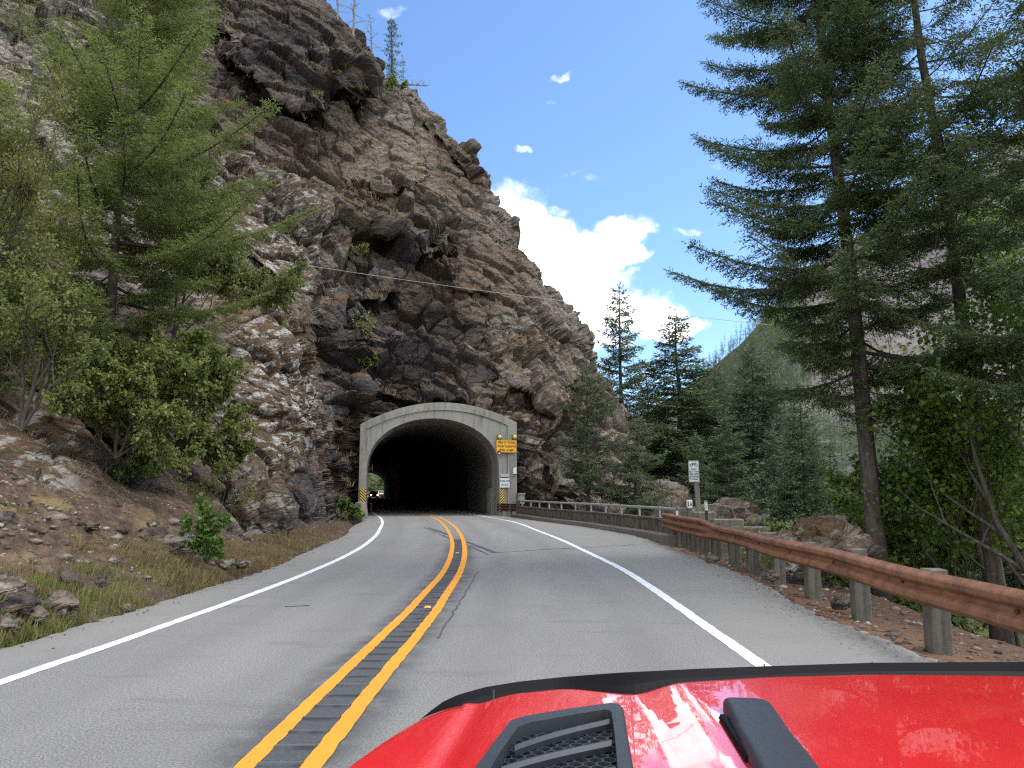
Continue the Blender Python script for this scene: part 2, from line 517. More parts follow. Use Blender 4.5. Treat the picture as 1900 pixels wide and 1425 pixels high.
def ribbon(name, fa, fb, ys, z, mat, kind="structure", nx=2, edge=0.0, attrs=None, parent=None, zf=None):
    ys = np.asarray(ys, float)
    a, b = fa(ys), fb(ys)
    rng = np.random.default_rng(len(name))
    if edge:
        a = a + edge * fbm(np.stack([ys * 6, ys * 0, ys * 0], 1), 3, 1); b = b + edge * fbm(np.stack([ys * 6, ys * 0 + 9, ys * 0], 1), 3, 2)
    t = np.linspace(0, 1, nx)
    x = a[:, None] * (1 - t) + b[:, None] * t
    Y = np.repeat(ys[:, None], nx, 1)
    zz = np.full_like(x, z) if zf is None else zf(x, Y)
    V = np.stack([x.ravel(), Y.ravel(), zz.ravel()], 1)
    n = len(ys)
    I = (np.arange(n - 1)[:, None] * nx + np.arange(nx - 1)[None]).ravel()
    me = mesh_np(name, V, np.stack([I, I + 1, I + nx + 1, I + nx], 1), False, mat)
    for k, fn in (attrs or {}).items():
        at_ = me.attributes.new(k, "FLOAT", "POINT"); at_.data.foreach_set("value", fn(x.ravel(), Y.ravel()).astype(np.float32))
    o = link(name, me, parent)
    if kind: o["kind"] = kind
    return o

ysr = np.concatenate([np.arange(-30, 0, 2), np.arange(0, 30, .12), np.arange(30, 60, .3), np.arange(60, 320, 4)])
def a_tar(x, y):
    c = (fYL(y) + fYR(y)) / 2
    n = .12 * fbm(np.stack([x * 2, y * 1.1, x * 0], 1), 3, 8)
    return (1 - sstep(.22, .62, np.abs(x - c) + n)) * (1 - sstep(24, 34, y)) * 1.0
def a_sh(x, y):
    r = fWR(y); l = fWL(y)
    n = .25 * fbm(np.stack([x * 1.5, y * .5, x * 0], 1), 3, 21)
    sh = np.maximum(sstep(-.15, .5, x - r + n), .6 * sstep(.0, .5, l - x + n))
    patch = sstep(22.5, 24, y + .16 * x) * .55
    return np.maximum(sh, patch)
def a_wh(x, y):
    c = (fYL(y) + fYR(y)) / 2; r = fWR(y); l = fWL(y); n = .18 * fbm(np.stack([x * .8, y * .25, x * 0], 1), 3, 33)
    v = 0 * x
    for a, b in ((c, r), (c, l)):
        for k in (.28, .74): v = np.maximum(v, np.exp(-((x + n - (a + (b - a) * k)) / .30) ** 2))
    return v
def redge(y): return fER(y) - .02
def ledge(y): return fEL(y)
road = ribbon("road", ledge, redge, ysr, 0.0, M_ASPH, nx=70, edge=.10, attrs={"tar": a_tar, "shoulder": a_sh, "wheel": a_wh})
yl_ = np.concatenate([np.arange(-20, 0, 1), np.arange(0, 34, .1), np.arange(34, 200, .5)])
def off(f, d): return lambda y: f(y) + d
ribbon("edge_line", off(fWL, -.075), off(fWL, .075), yl_, .004, M_WHITE, edge=.012)
ribbon("edge_line", off(fWR, -.08), off(fWR, .08), yl_, .004, M_WHITE, edge=.012)
ribbon("centre_line", off(fYL, -.062), off(fYL, .062), yl_, .008, M_YELLOW, edge=.009)
ribbon("centre_line", off(fYR, -.066), off(fYR, .066), yl_, .008, M_YELLOW, edge=.012)
yr_ = np.concatenate([np.arange(-2, 26, .025)])
def zr(x, Y):
    ph = (Y / .31) % 1.0
    return .005 + .016 * np.exp(-((ph - .5) / .10) ** 2)
ribbon("rumble_strip", off(fYL, .064), off(fYR, -.067), yr_, .004, M_RUMB, nx=4, zf=zr, attrs={"ridge": lambda x, y: np.exp(-((((y / .31) % 1.0) - .42) / .10) ** 2) * (.4 + .8 * (fbm(np.stack([x * 9, y * 9, x * 0], 1), 3, 4) > -.1)), "worn": lambda x, y: np.exp(-((((y / .31) % 1.0) - .56) / .07) ** 2)})

def crack(pts, w, mat, z=.006, name="road_crack"):
    P = [Vector((*gnd(*p), z)) for p in pts]
    V = []; n = 0
    for i, p in enumerate(P):
        t = (P[min(i + 1, len(P) - 1)] - P[max(i - 1, 0)]).normalized(); s = Vector((-t.y, t.x, 0))
        ww = w * (.5 + random.random() * .8) / 2
        V += [p - s * ww, p + s * ww]
    I = np.arange(len(P) - 1) * 2
    o = link(name, mesh_np(name, np.array([tuple(v) for v in V]), np.stack([I, I + 2, I + 3, I + 1], 1), False, mat)); o["kind"] = "structure"
def jag(a, b, n, j):
    return [(a[0] + (b[0] - a[0]) * i / n + random.uniform(-j, j), a[1] + (b[1] - a[1]) * i / n + random.uniform(-j, j) * .6) for i in range(n + 1)]
crack(jag((796, 979.5), (831, 992), 6, .3), .20, M_RUMB)
crack(jag((866, 1005.5), (919, 1025.5), 8, .3), .17, M_RUMB)
crack(jag((787, 979), (834, 999), 8, .6), .05, M_RUMB, .0065)
crack(jag((870, 1013), (905, 1029), 8, .8), .06, M_RUMB, .0065)
crack(jag((919, 1025.8), (1000, 1020.5), 12, .4) + jag((1008, 1020), (1180, 1011), 14, .5), .05, M_RUMB)
crack(jag((887, 1060), (868, 1092), 9, 1.4) + jag((866, 1096), (812, 1185), 22, 2.2), .022, M_RUMB)
crack(jag((528, 1126), (574, 1124), 6, .5), .05, M_RUMB)
crack([(791, 1129.5), (783, 1140), (776, 1150)], .03, M_RUMB, .018)

# raised yellow reflectors in the rumble strip
rm = MB()
rm.prism([(-.05, 0), (.05, 0), (.035, .018), (-.035, .018)], -.05, .05)
refm = rm.mesh("road_reflector", plain("reflector_plastic", (.75, .42, .12), .4))
rlab = {0: "amber raised reflector between the yellow lines, nearer one with a crack beside it", 1: "amber raised reflector between the yellow lines where the dark strip ends"}
for k, p in enumerate([(793, 1129), (848, 1027)]):
    g = gnd(*p)
    o = link("road_reflector", refm, loc=(g[0], g[1], .012), rotz=math.pi / 2 * 0)
    tag(o, rlab[k], "road reflector", "amber road reflectors")
# ================================================================ the rock bluff
SIL = [(-400,480),(-250,500),(-60,575),(0,602),(40,640),(95,690),(140,700),(165,775),(190,782),(215,788),(255,850),(280,878),(295,886),(315,880),(328,894),(340,896),(352,886),(372,905),(395,938),(440,958),(462,960),(480,978),(495,990),(520,1000),(550,1042),(580,1062),(612,1078),(630,1088),(645,1084),(660,1092),(690,1112),(735,1152),(770,1182),(800,1215),(840,1236),(875,1262),(915,1281),(935,1291),(960,1302),(1000,1320),(1100,1345),(1400,1380)]
SP, SX = np.array([s[0] for s in SIL], float), np.array([s[1] for s in SIL], float)
DP = [  # px, py, depth (metres ahead)
 # left slope and its foot
 (-350,1330,6.2),(-350,1100,8.5),(-350,900,11),(-350,700,14),(-350,400,20),(-350,0,30),(-350,-300,40),
 (-650,1340,5.2),(-650,1100,7.3),(-650,900,9.3),(-650,700,11.6),(-650,400,16),(-650,0,25),(-650,-300,33),
 (-120,1240,7.2),(-120,1000,10.2),(-120,800,14),
 (0,1195,8.2),(0,1100,9.3),(0,1000,11),(0,900,12.6),(0,800,15),(0,700,17.5),(0,600,20.5),(0,400,28),(0,200,37),(0,0,46),(0,-300,62),
 (70,1176,8.9),(140,1156,9.7),(140,1060,10.9),(140,960,13),(130,860,15.5),(130,760,18.5),(150,600,24),(150,400,32),(150,200,42),(150,0,52),(150,-300,70),
 (252,1127,10.9),(252,1040,12.6),(252,960,15.2),(252,880,19),(260,800,22),(260,700,25),(260,600,29),(280,400,39),(280,200,50),(280,0,60),(280,-300,80),
 (362,1090,13),(362,1020,15.4),(362,960,18.5),(362,900,22),(362,830,25),(370,740,28),(370,640,32),(370,500,40),(380,300,52),(380,100,63),(380,-100,74),(380,-300,88),
 (500,1050,17),(500,1012,20),(470,985,22.5),(430,930,23),(440,880,25),(470,820,28.5),(470,750,30),(470,680,32),(480,600,37),(470,500,44),(470,300,56),(470,150,66),(460,0,72),(480,-300,92),
 (590,1006,23.5),(560,975,29),(560,900,31),(555,820,32.5),(545,740,34),(530,660,37),(540,560,44),(560,450,51),
 (600,985,31),(596,940,34),(590,880,36),(580,800,38),(560,720,39),
 (635,985,33),(626,960,42),(622,900,46.5),(612,820,47),(600,740,46.5),(590,660,47.5),(600,560,50),(610,470,55),
 (655,968,46),(650,900,50.5),(650,800,50.5),(660,720,51),(670,620,53.5),(680,520,55.5),(690,430,59),(660,320,62),(640,230,68),(620,120,69),(600,0,76),(600,-250,92),
 (700,960,52.3),(800,960,52.6),(900,960,53),(700,800,52.3),(800,740,52.6),(900,760,53),(960,800,53),(960,900,53.2),(970,960,53.5),
 (760,660,54),(760,560,56.5),(780,480,60),(780,400,62.5),(780,300,67),(730,200,71),(690,100,77),
 (860,660,55),(860,560,57.5),(860,460,61),(860,340,68),
 (960,660,57),(960,560,60),(940,440,66),(985,510,66),
 (1060,900,54),(1060,800,57),(1050,700,61),(1080,640,67),(1040,560,68),
 (1040,960,53),(1160,950,50),(1160,860,55),(1140,760,64),(1230,860,58),(1240,930,50),(1290,935,50),(1300,1000,46),(1000,1050,48),(1150,1050,45),(1340,1100,42),(1200,1350,40),(700,1350,47),
]
DP = np.array(DP, float)
def _rbf():
    P = DP[:, :2] / 300.0; v = np.log(DP[:, 2]); n = len(P)
    K = np.sqrt(((P[:, None] - P[None]) ** 2).sum(2) + .004)
    A = np.zeros((n + 3, n + 3)); A[:n, :n] = K + np.eye(n) * 1e-3 * -1
    A[:n, n] = 1; A[:n, n + 1:] = P; A[n, :n] = 1; A[n + 1:, :n] = P.T
    w = np.linalg.solve(A, np.concatenate([v, [0, 0, 0]]))
    def f(px, py):
        Q = np.stack([px, py], 1) / 300.0; out = np.empty(len(Q))
        for i in range(0, len(Q), 40000):
            q = Q[i:i + 40000]
            k = np.sqrt(((q[:, None] - P[None]) ** 2).sum(2) + .004)
            out[i:i + 40000] = k @ w[:n] + w[n] + q @ w[n + 1:]
        return np.exp(out)
    return f
fD = _rbf()
LEDGE = [  # polyline of an overhang's lower lip, how far it juts out, how high (px) the bulge above reaches
 ([(398,40),(440,120),(520,190),(575,215),(620,170),(692,150)], 4.2, 150),
 ([(690,385),(722,440),(760,474),(805,472),(850,425)], 2.4, 60),
 ([(525,575),(560,602),(600,604),(650,585)], .7, 45),
 ([(585,540),(640,556),(700,562),(745,540)], 1.4, 45),
 ([(905,640),(925,700),(980,728),(1015,745),(1055,715)], 2.0, 60),
 ([(962,880),(1000,898),(1025,905),(1062,915)], 1.5, 40),
 ([(680,715),(720,738),(770,748),(830,742),(905,762)], .6, 50),
 ([(620,335),(680,360),(740,350),(800,325)], 1.0, 50),
 ([(760,205),(800,235),(850,300),(885,352)], 1.2, 60),
 ([(470,330),(540,390),(600,430),(660,480)], 1.3, 60),
 ([(430,440),(500,500),(545,545)], 1.0, 40),
 ([(860,555),(900,575),(960,590),(1000,612)], .9, 35),
 ([(480,640),(520,668),(552,700)], .9, 40),
 ([(600,690),(650,705),(690,735)], .35, 40),
 ([(40,700),(110,740),(180,800),(260,850)], .8, 45),
 ([(620,775),(650,790),(660,800)], .5, 30),
 ([(600,830),(640,838),(665,830)], .5, 30),
 ([(820,520),(870,545),(905,540)], .8, 30),
]
def make_cliff():
    pyr = np.concatenate([np.arange(-380, -20, 7.0), np.arange(-20, 1010, 1.72), np.arange(1010, 1350, 2.4)])
    nu = 1130
    u = np.linspace(0, 1, nu)
    u = np.where(u < .12, u * .55 / .12 * .12 * 1.7, 0) * 0 + u     # uniform
    sil = np.interp(pyr, SP, SX)
    x0 = -620.0
    PX = x0 + u[None] * (sil[:, None] - x0)
    PYY = np.repeat(pyr[:, None], nu, 1)
    px, py = PX.ravel(), PYY.ravel()
    d = fD(px, py)
    # rounded nose where the rock turns away
    ds = np.repeat(sil[:, None], nu, 1).ravel() - px
    d += 5.0 * np.clip(1 - ds / 55, 0, 1) ** 2.2 * (py < 960)
    for poly, A, L in LEDGE:
        xs = np.array([p[0] for p in poly], float); ys = np.array([p[1] for p in poly], float)
        yl = np.interp(px, xs, ys) + 5 * fbm(np.stack([px / 22, py * 0, px * 0 + A], 1), 3, 31)
        tap = sstep(xs[0] - 3, xs[0] + 22, px) * (1 - sstep(xs[-1] - 22, xs[-1] + 3, px))
        t = yl - py
        d -= tap * A * np.where(t > 0, np.exp(-np.clip(t, 0, 999) / L), 0) * sstep(-2, 3, t)
        d += tap * .5 * A * np.where(t <= 0, np.exp(np.clip(t, -999, 0) / (L * .35)), 0)
    a, b = ray(px, py)
    P = np.stack([a * d, d, CAMH + b * d], 1)
    ny = len(pyr)
    G3 = P.reshape(ny, nu, 3)
    # wrap round the back of the nose
    e = G3[:, -1]; vd = e - np.array([0, 0, CAMH]); vd[:, 2] = 0; vd /= np.linalg.norm(vd, axis=1)[:, None]
    lf = np.stack([-vd[:, 1], vd[:, 0], vd[:, 0] * 0], 1)
    W = []
    for k in range(1, 41):
        s = k / 40 * 1.45
        R = 16.0
        W.append(e + vd * R * math.sin(s) * 1.6 + lf * R * (1 - math.cos(s)))
    G3 = np.concatenate([G3, np.stack(W, 1)], 1)
    PXX = np.concatenate([PX, np.repeat(sil[:, None], 40, 1) + 60], 1)
    PYY = np.repeat(pyr[:, None], nu + 40, 1)
    nx = nu + 40
    def normals(G):
        du = np.empty_like(G); dv = np.empty_like(G)
        du[:, 1:-1] = G[:, 2:] - G[:, :-2]; du[:, 0] = G[:, 1] - G[:, 0]; du[:, -1] = G[:, -1] - G[:, -2]
        dv[1:-1] = G[2:] - G[:-2]; dv[0] = G[1] - G[0]; dv[-1] = G[-1] - G[-2]
        n = np.cross(dv, du); n /= np.linalg.norm(n, axis=2)[..., None] + 1e-9
        return n
    N = normals(G3[:, :])
    # smooth normals a little so displacement does not tangle
    for _ in range(6):
        N[1:-1, 1:-1] = (N[1:-1, 1:-1] * 2 + N[2:, 1:-1] + N[:-2, 1:-1] + N[1:-1, 2:] + N[1:-1, :-2])
        N /= np.linalg.norm(N, axis=2)[..., None] + 1e-9
    P = G3.reshape(-1, 3); N = N.reshape(-1, 3); px = PXX.ravel(); py = PYY.ravel()
    # ---- talus / soil mask (the loose lower slope), in plan terms the ground within reach of the road
    tl = np.interp(px, [-620, -100, 0, 60, 120, 180, 260, 330, 390, 420, 455, 500, 540, 600, 640, 662], [860, 850, 850, 880, 915, 925, 900, 930, 925, 975, 1000, 1000, 985, 972, 958, 950])
    tl = tl + 10 * fbm(np.stack([px / 40, py / 40, px * 0], 1), 3, 77)
    talus = sstep(-12, 14, py - tl) * (px < 668)
    # ---- displacement
    ns = np.array([.42, -.2, .88]); ns /= np.linalg.norm(ns)
    e1 = np.cross(ns, [0, 1, 0]); e1 /= np.linalg.norm(e1); e2 = np.cross(ns, e1)
    S = np.stack([P @ e1, P @ e2, P @ ns], 1)
    warp = np.stack([fbm(P * .08, 3, 41), fbm(P * .08, 3, 42), fbm(P * .08, 3, 43)], 1)
    Sw = S + warp * 1.5
    dist = np.clip(P[:, 1], 8, 90)
    amp = sstep(9, 45, dist) * .7 + .3
    D = np.zeros(len(P))
    rough = np.clip(.75 + .9 * fbm(P * .09, 2, 99), .35, 1.3)
    for (sc, h, A, tilt, s) in ((8.0, .45, 1.5, .26, 1), (3.0, .42, .55, .22, 5), (1.1, .42, .24, .22, 9)):
        Q = Sw / sc; Q[:, 2] /= h
        F1, F2, ID, V = worley(Q.astype(np.float64), s, .72)
        tv = np.stack([np.sin(ID * 41), np.sin(ID * 67 + 2), np.sin(ID * 97 + 4)], 1)
        if sc == 3.0: BID = ID
        D += rough * (A * (ID - .5) + tilt * sc * .55 * (V * tv).sum(1) * np.array(1.0))
        D -= rough * A * .38 * (1 - sstep(.0, .07, F2 - F1))
    for (p, A, s) in ((5.0, .8, 3), (1.8, .34, 6), (.62, .11, 8)):
        ph = Sw[:, 2] / p + .5 * fbm(S / (p * 3), 2, s * 5)
        ph = ph + .5 * BID
        k = np.floor(ph); fr = ph - k
        hh = _hash(k.astype(np.int32), (BID * 97).astype(np.int32), (k * 0).astype(np.int32), s * 3)
        D += A * rough * (1.5 * (hh - .5) + .45 * (fr - .5) - .35 * (1 - sstep(0, .10, fr)))
    D += .25 * fbm(P * .28, 3, 60) + .05 * fbm(P * 1.3, 3, 61) + .03 * fbm(P * 5.0, 2, 62)
    D *= amp
    soilD = .22 * fbm(P * .9, 5, 70) + .07 * fbm(P * 4.5, 3, 71)
    F1, F2, ID, V = worley(P * 2.2, 91)
    soilD += .13 * (ID > .72) * np.clip(.42 - F1, 0, 1) * 2
    F1, F2, ID2, V = worley(P * 5.5, 92)
    soilD += .06 * (ID2 > .6) * np.clip(.42 - F1, 0, 1) * 2
    D = D * (1 - talus) + soilD * talus
    D *= sstep(-.4, .5, P[:, 2]) * .9 + .1
    # keep the road edge clear
    P = P + N * D[:, None]
    # keep the rock behind the portal face and out of the tunnel
    Rl = P - np.array(PO); xl = Rl @ np.array(RX); yl = Rl @ np.array(AX); zl = P[:, 2]
    top = np.interp(xl, [-5.4, -4.8, -3, 0, 3, 5.75, 6.2], [5.9, 6.05, 7.1, 7.75, 7.3, 6.35, 6.2])
    inside = (xl > -5.1) & (xl < 6.0) & (zl < top + .05)
    lim = 1.3 + .35 * fbm(P * .8, 2, 5)
    push = np.where(inside & (yl < lim), lim - yl, 0)
    P = P + push[:, None] * np.array(AX)
    # never creep over the pavement
    el = fEL(np.clip(P[:, 1], -30, 320)) - .05
    over = (P[:, 0] > el) & (P[:, 1] < 48.5) & (P[:, 2] < 3) & (px < 668) & (P[:, 2] > -.2)
    P[over, 0] = el[over] - .02
    V = P
    I = (np.arange(ny - 1)[:, None] * nx + np.arange(nx - 1)[None]).ravel()
    Fc = np.stack([I, I + nx, I + nx + 1, I + 1], 1)
    cz = V[Fc].mean(1); Rl = cz - np.array(PO); cx = Rl @ np.array(RX); cy = Rl @ np.array(AX)
    hole = (cx > -4.55) & (cx < 4.8) & (cz[:, 2] < 6.75) & (cy > -3) & (cy < 40) & (np.abs(px[Fc[:, 0]] - 800) < 170)
    keep = ~hole & (cz[:, 2] > -9) & ~((cz[:, 2] < -.35) & (px[Fc[:, 0]] < 900)) & (cz[:, 1] > 2)
    # ---- geology as attributes; dark also paints shade under the overhangs
    def blob(cx_, cy_, rx, ry, soft=.5, nz=.35, s=1):
        r = np.sqrt(((px - cx_) / rx) ** 2 + ((py - cy_) / ry) ** 2) + nz * fbm(P * .22, 4, 200 + s)
        return 1 - sstep(1 - soft, 1 + soft, r)
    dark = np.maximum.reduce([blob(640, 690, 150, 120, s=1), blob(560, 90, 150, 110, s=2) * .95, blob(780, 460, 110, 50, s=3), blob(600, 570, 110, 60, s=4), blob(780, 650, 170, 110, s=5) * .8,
                              blob(560, 880, 70, 120, s=6), blob(640, 880, 70, 110, s=7), blob(480, 290, 110, 110, s=8) * .6, blob(720, 560, 160, 70, s=9) * .75, blob(560, 420, 70, 60, s=10) * .6, blob(840, 300, 40, 50, s=16) * .6, blob(200, 720, 200, 90, s=18) * .55])
    tan = np.maximum.reduce([blob(760, 270, 110, 130, s=11), blob(880, 430, 90, 70, s=12), blob(1050, 640, 140, 110, s=13), blob(960, 540, 110, 60, s=14) * .8, blob(1180, 850, 140, 120, s=15), blob(640, 200, 60, 60, s=17) * .5, blob(100, 130, 260, 260, s=19) * .9, blob(1040, 860, 120, 90, s=20) * .7])
    lich = np.maximum.reduce([blob(510, 470, 90, 110, s=21), blob(500, 740, 90, 130, s=22) * 1.2, blob(60, 830, 100, 80, s=23), blob(120, 150, 240, 260, s=24) * .7, blob(480, 350, 60, 60, s=25) * .7, blob(1010, 780, 120, 60, s=26) * .5, blob(330, 420, 140, 160, s=27) * .8, blob(450, 950, 60, 50, s=28) * .5, blob(960, 640, 120, 60, s=29) * .35])
    moss = np.maximum.reduce([blob(990, 770, 100, 40, s=31), blob(980, 655, 90, 28, s=32), blob(510, 660, 90, 60, s=33) * 1.1, blob(510, 800, 70, 90, s=34) * 1.0, blob(480, 560, 100, 100, s=35) * 1.0, blob(420, 330, 120, 140, s=40) * .6, blob(880, 520, 120, 90, s=41) * .6, blob(860, 300, 60, 90, s=42) * .5, blob(640, 400, 140, 60, s=36) * .5, blob(60, 800, 110, 60, s=37) * .8, blob(600, 360, 160, 120, s=38) * .4, blob(760, 380, 120, 60, s=39) * .35])
    return V, Fc, keep, px, py, talus, dict(dark=dark, tan=tan, lichen=lich, moss=moss, soil=talus)

def rock_mat():
    t = NT("bluff_rock"); c = t.coord()
    rot = t.mapping(c, (1, 1, 1), (0, math.radians(26), 0))
    str_ = t.mapping(rot, (.5, .5, 2.6))
    n1 = t.noise(c, .16, 6, .6); n2 = t.noise(str_, .8, 9, .70, .15); n3 = t.noise(c, 3.2, 7, .68); n4 = t.noise(str_, 4.5, 6, .65)
    base = t.ramp(n2, [(.27, (0.0294, 0.0248, 0.0218)), (.45, (0.0805, 0.0672, 0.0555)), (.58, (0.1330, 0.1095, 0.0870)), (.76, (0.2520, 0.2190, 0.1837))])
    tanc = t.ramp(n2, [(.27, (0.0490, 0.0416, 0.0353)), (.46, (0.1540, 0.1299, 0.1065)), (.68, (0.3010, 0.2701, 0.2325))])
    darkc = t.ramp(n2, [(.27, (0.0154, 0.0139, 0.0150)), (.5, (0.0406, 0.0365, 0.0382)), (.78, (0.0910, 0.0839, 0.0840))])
    col = t.mix(t.math("MULTIPLY", t.attr("tan"), .85), base, tanc)
    # dark streaks and lenses everywhere
    stv = t.mrange(t.noise(t.mapping(c, (1.1, 1.1, .35)), .45, 6, .65), .56, .68)
    col = t.mix(t.math("MULTIPLY", stv, .55), col, darkc)
    col = t.mix(t.math("MULTIPLY", t.attr("dark"), .92), col, darkc)  # dark rock tone plus overhang shade held in the colour
    # fracture lines
    rotd = t.new("ShaderNodeVectorMath", operation="MULTIPLY_ADD"); t.l.new(t.noise(c, 1.2, 5, .6, col=True), rotd.inputs[0]); rotd.inputs[1].default_value = (.5, .5, .35); t.l.new(rot, rotd.inputs[2]); rd = rotd.outputs[0]
    cr = t.voro(t.mapping(rd, (.8, .8, 2.2)), 1.1, "DISTANCE_TO_EDGE")
    cr2 = t.voro(t.mapping(rd, (.7, .7, 2.6)), 2.9, "DISTANCE_TO_EDGE")
    brk = t.mrange(n3, .42, .60)
    col = t.mix(t.math("MULTIPLY", t.mrange(cr, .032, .0), .85), col, (.03, .026, .024))
    col = t.mix(t.math("MULTIPLY", t.math("MULTIPLY", t.mrange(cr2, .05, .0), .5), brk), col, (.035, .03, .027))
    # upward faces: dry grass / dirt / moss
    nrm = t.new("ShaderNodeNewGeometry").outputs["Normal"]
    sp = t.new("ShaderNodeSeparateXYZ"); t.l.new(nrm, sp.inputs[0])
    up = t.mrange(sp.outputs[2], .35, .8)
    dirt = t.ramp(n3, [(.3, (.085, .055, .032)), (.6, (.17, .12, .07)), (.8, (.26, .20, .12))])
    col = t.mix(t.math("MULTIPLY", t.math("MULTIPLY", up, t.mrange(n1, .35, .6)), .6), col, dirt)
    ms = t.math("MULTIPLY", t.attr("moss"), t.mrange(t.math("ADD", n3, t.math("MULTIPLY", n4, .5)), .62, .80))
    col = t.mix(ms, col, t.ramp(n4, [(.3, (.045, .024, .010)), (.52, (.090, .052, .020)), (.75, (.105, .090, .03))]))
    rust = t.mrange(t.noise(str_, .7, 8, .72), .52, .61)
    col = t.mix(t.math("MULTIPLY", rust, .72), col, (.125, .066, .034))
    li = t.math("MULTIPLY", t.attr("lichen"), t.mrange(t.noise(t.mapping(rot, (.8, .8, 1.6)), 1.7, 8, .72), .50, .57))
    col = t.mix(t.math("MULTIPLY", li, .62), col, (.46, .44, .41))
    spk = t.mrange(t.noise(c, 5.5, 6, .75), .62, .70)
    col = t.mix(t.math("MULTIPLY", spk, .25), col, (.32, .29, .26))
    col = t.mix(1, col, t.ramp(n3, [(.3, .74), (.7, 1.22)]), "MULTIPLY")
    h = t.math("ADD", n3, t.math("MULTIPLY", n4, .8))
    h = t.math("ADD", h, t.math("MULTIPLY", t.mrange(cr, .06, 0), -.7))
    h = t.math("ADD", h, t.math("MULTIPLY", t.mrange(cr2, .09, 0), -.4))
    t.set(Base_Color=col, Roughness=.9, Specular_IOR_Level=.3, Normal=t.bump(h, .7, .20))
    return t.m
def soil_mat():
    t = NT("loose_soil"); c = t.coord()
    n1 = t.noise(c, .5, 6, .6); n2 = t.noise(c, 5, 7, .7); n3 = t.noise(c, 22, 5, .7)
    col = t.ramp(n2, [(.25, (.024, .017, .013)), (.45, (.070, .047, .034)), (.62, (.12, .083, .059)), (.8, (.21, .16, .12))])
    v = t.voro(c, 9); vc = t.voro(c, 9, out="Color")
    st = t.math("MULTIPLY", t.mrange(v, .26, .16), t.mrange(t.math("ADD", n1, 0), .4, .6))
    sc = t.new("ShaderNodeSeparateColor"); t.l.new(vc, sc.inputs[0])
    col = t.mix(t.math("MULTIPLY", st, t.mrange(sc.outputs[0], .45, .6)), col, t.mix(sc.outputs[1], (.22, .17, .13), (.46, .41, .36)))
    col = t.mix(t.mrange(t.noise(c, .9, 5, .6), .5, .68), col, t.mix(n3, (.13, .095, .045), (.23, .17, .085)))
    col = t.mix(t.math("MULTIPLY", t.attr("dark"), .7), col, (.04, .03, .026))
    t.set(Base_Color=col, Roughness=.95, Specular_IOR_Level=.15, Normal=t.bump(t.math("ADD", n2, t.math("MULTIPLY", n3, .5)), .8, .06))
    return t.m
M_ROCK = rock_mat(); M_SOIL = soil_mat()
CL_V, CL_F, CL_K, CL_PX, CL_PY, CL_T, CL_A = make_cliff()
def cliff_obj(name, m, mat):
    fc = CL_F[m]; used = np.zeros(len(CL_V), bool); used[fc.ravel()] = True
    mp = np.cumsum(used) - 1
    me = mesh_np(name, CL_V[used], mp[fc], False, mat)
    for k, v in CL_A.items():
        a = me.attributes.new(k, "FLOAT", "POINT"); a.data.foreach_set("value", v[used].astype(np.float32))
    me.polygons.foreach_set("use_smooth", np.full(len(me.polygons), name != "cliff"))
    return tag(link(name, me), kind="structure")
_tf = CL_T[CL_F].mean(1) > .5
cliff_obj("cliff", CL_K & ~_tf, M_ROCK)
cliff_obj("hillside", CL_K & _tf, M_SOIL)
def on_slope(px, py):
    """nearest built rock/soil point seen towards that part of the slope"""
    k = np.argmin((CL_PX - px) ** 2 + (CL_PY - py) ** 2)
    return Vector(CL_V[k].tolist())
# ================================================================ tunnel portal and lining
def arch(x0, x1, spring, crown, n=28):
    c, h = (x0 + x1) / 2, (x1 - x0) / 2
    pts = [(x1, -.3), (x1, spring * .5)]
    for k in range(n + 1):
        t = math.pi * k / n
        pts.append((c + h * math.cos(t), spring + (crown - spring) * math.sin(t) ** .92))
    pts += [(x0, spring * .5), (x0, -.3)]
    return pts
A_IN = arch(-4.3, 4.52, 3.1, 6.5)
def outline(n=30):
    """outer edge: right foot up, across the flat arc, down the left side; matched point for point to A_IN"""
    m = len(A_IN); out = []
    xs0, xs1 = -4.8, 5.75
    out.append((xs1, -.3)); out.append((xs1, 3.1 * .62))
    k = m - 4
    for i in range(k):
        t = i / (k - 1)
        if abs(t - .16) < .5 / (k - 1): out.append((xs1, 6.32))
        elif abs(t - .84) < .5 / (k - 1): out.append((xs0, 6.0))
        elif t < .16: out.append((xs1, 3.1 + (6.32 - 3.1) * t / .16))
        elif t > .84: out.append((xs0, 6.0 - (6.0 - 3.1) * (t - .84) / .16))
        else:
            q = (t - .16) / .68; x = xs1 + (xs0 - xs1) * q
            zz = np.interp(x, [xs0, xs1], [6.0, 6.32]) + 1.42 * (1 - (2 * q - 1) ** 2)
            out.append((x, float(zz)))
    out += [(xs0, 3.1 * .62), (xs0, -.3)]
    return out
A_OUT = outline()
def lerp2(P, Q, t): return [(p[0] + (q[0] - p[0]) * t, p[1] + (q[1] - p[1]) * t) for p, q in zip(P, Q)]
def inset_outline():
    r = []
    for (x, z) in A_OUT:
        xx = min(max(x, -4.42), 5.12)
        zz = min(z, float(np.interp(xx, [-4.8, 5.75], [6.0, 6.32])) + 1.42 * (1 - (2 * (5.75 - xx) / 10.55 - 1) ** 2) - .52)
        r.append((xx, zz))
    return r
A_MID = inset_outline()
def band(P, Q, y):          # faces between two matched outlines at depth y
    mb = MB(); n = len(P)
    mb.add([pl(x, y, z) for x, z in P] + [pl(x, y, z) for x, z in Q], [(i, i + 1, n + i + 1, n + i) for i in range(n - 1)])
    return mb
def wallband(P, y0, y1, mb):
    n = len(P)
    mb.add([pl(x, y0, z) for x, z in P] + [pl(x, y1, z) for x, z in P], [(i, i + 1, n + i + 1, n + i) for i in range(n - 1)])
portal = thing("tunnel_portal", "grey concrete tunnel portal with arched opening at the foot of the cliff", "tunnel portal")
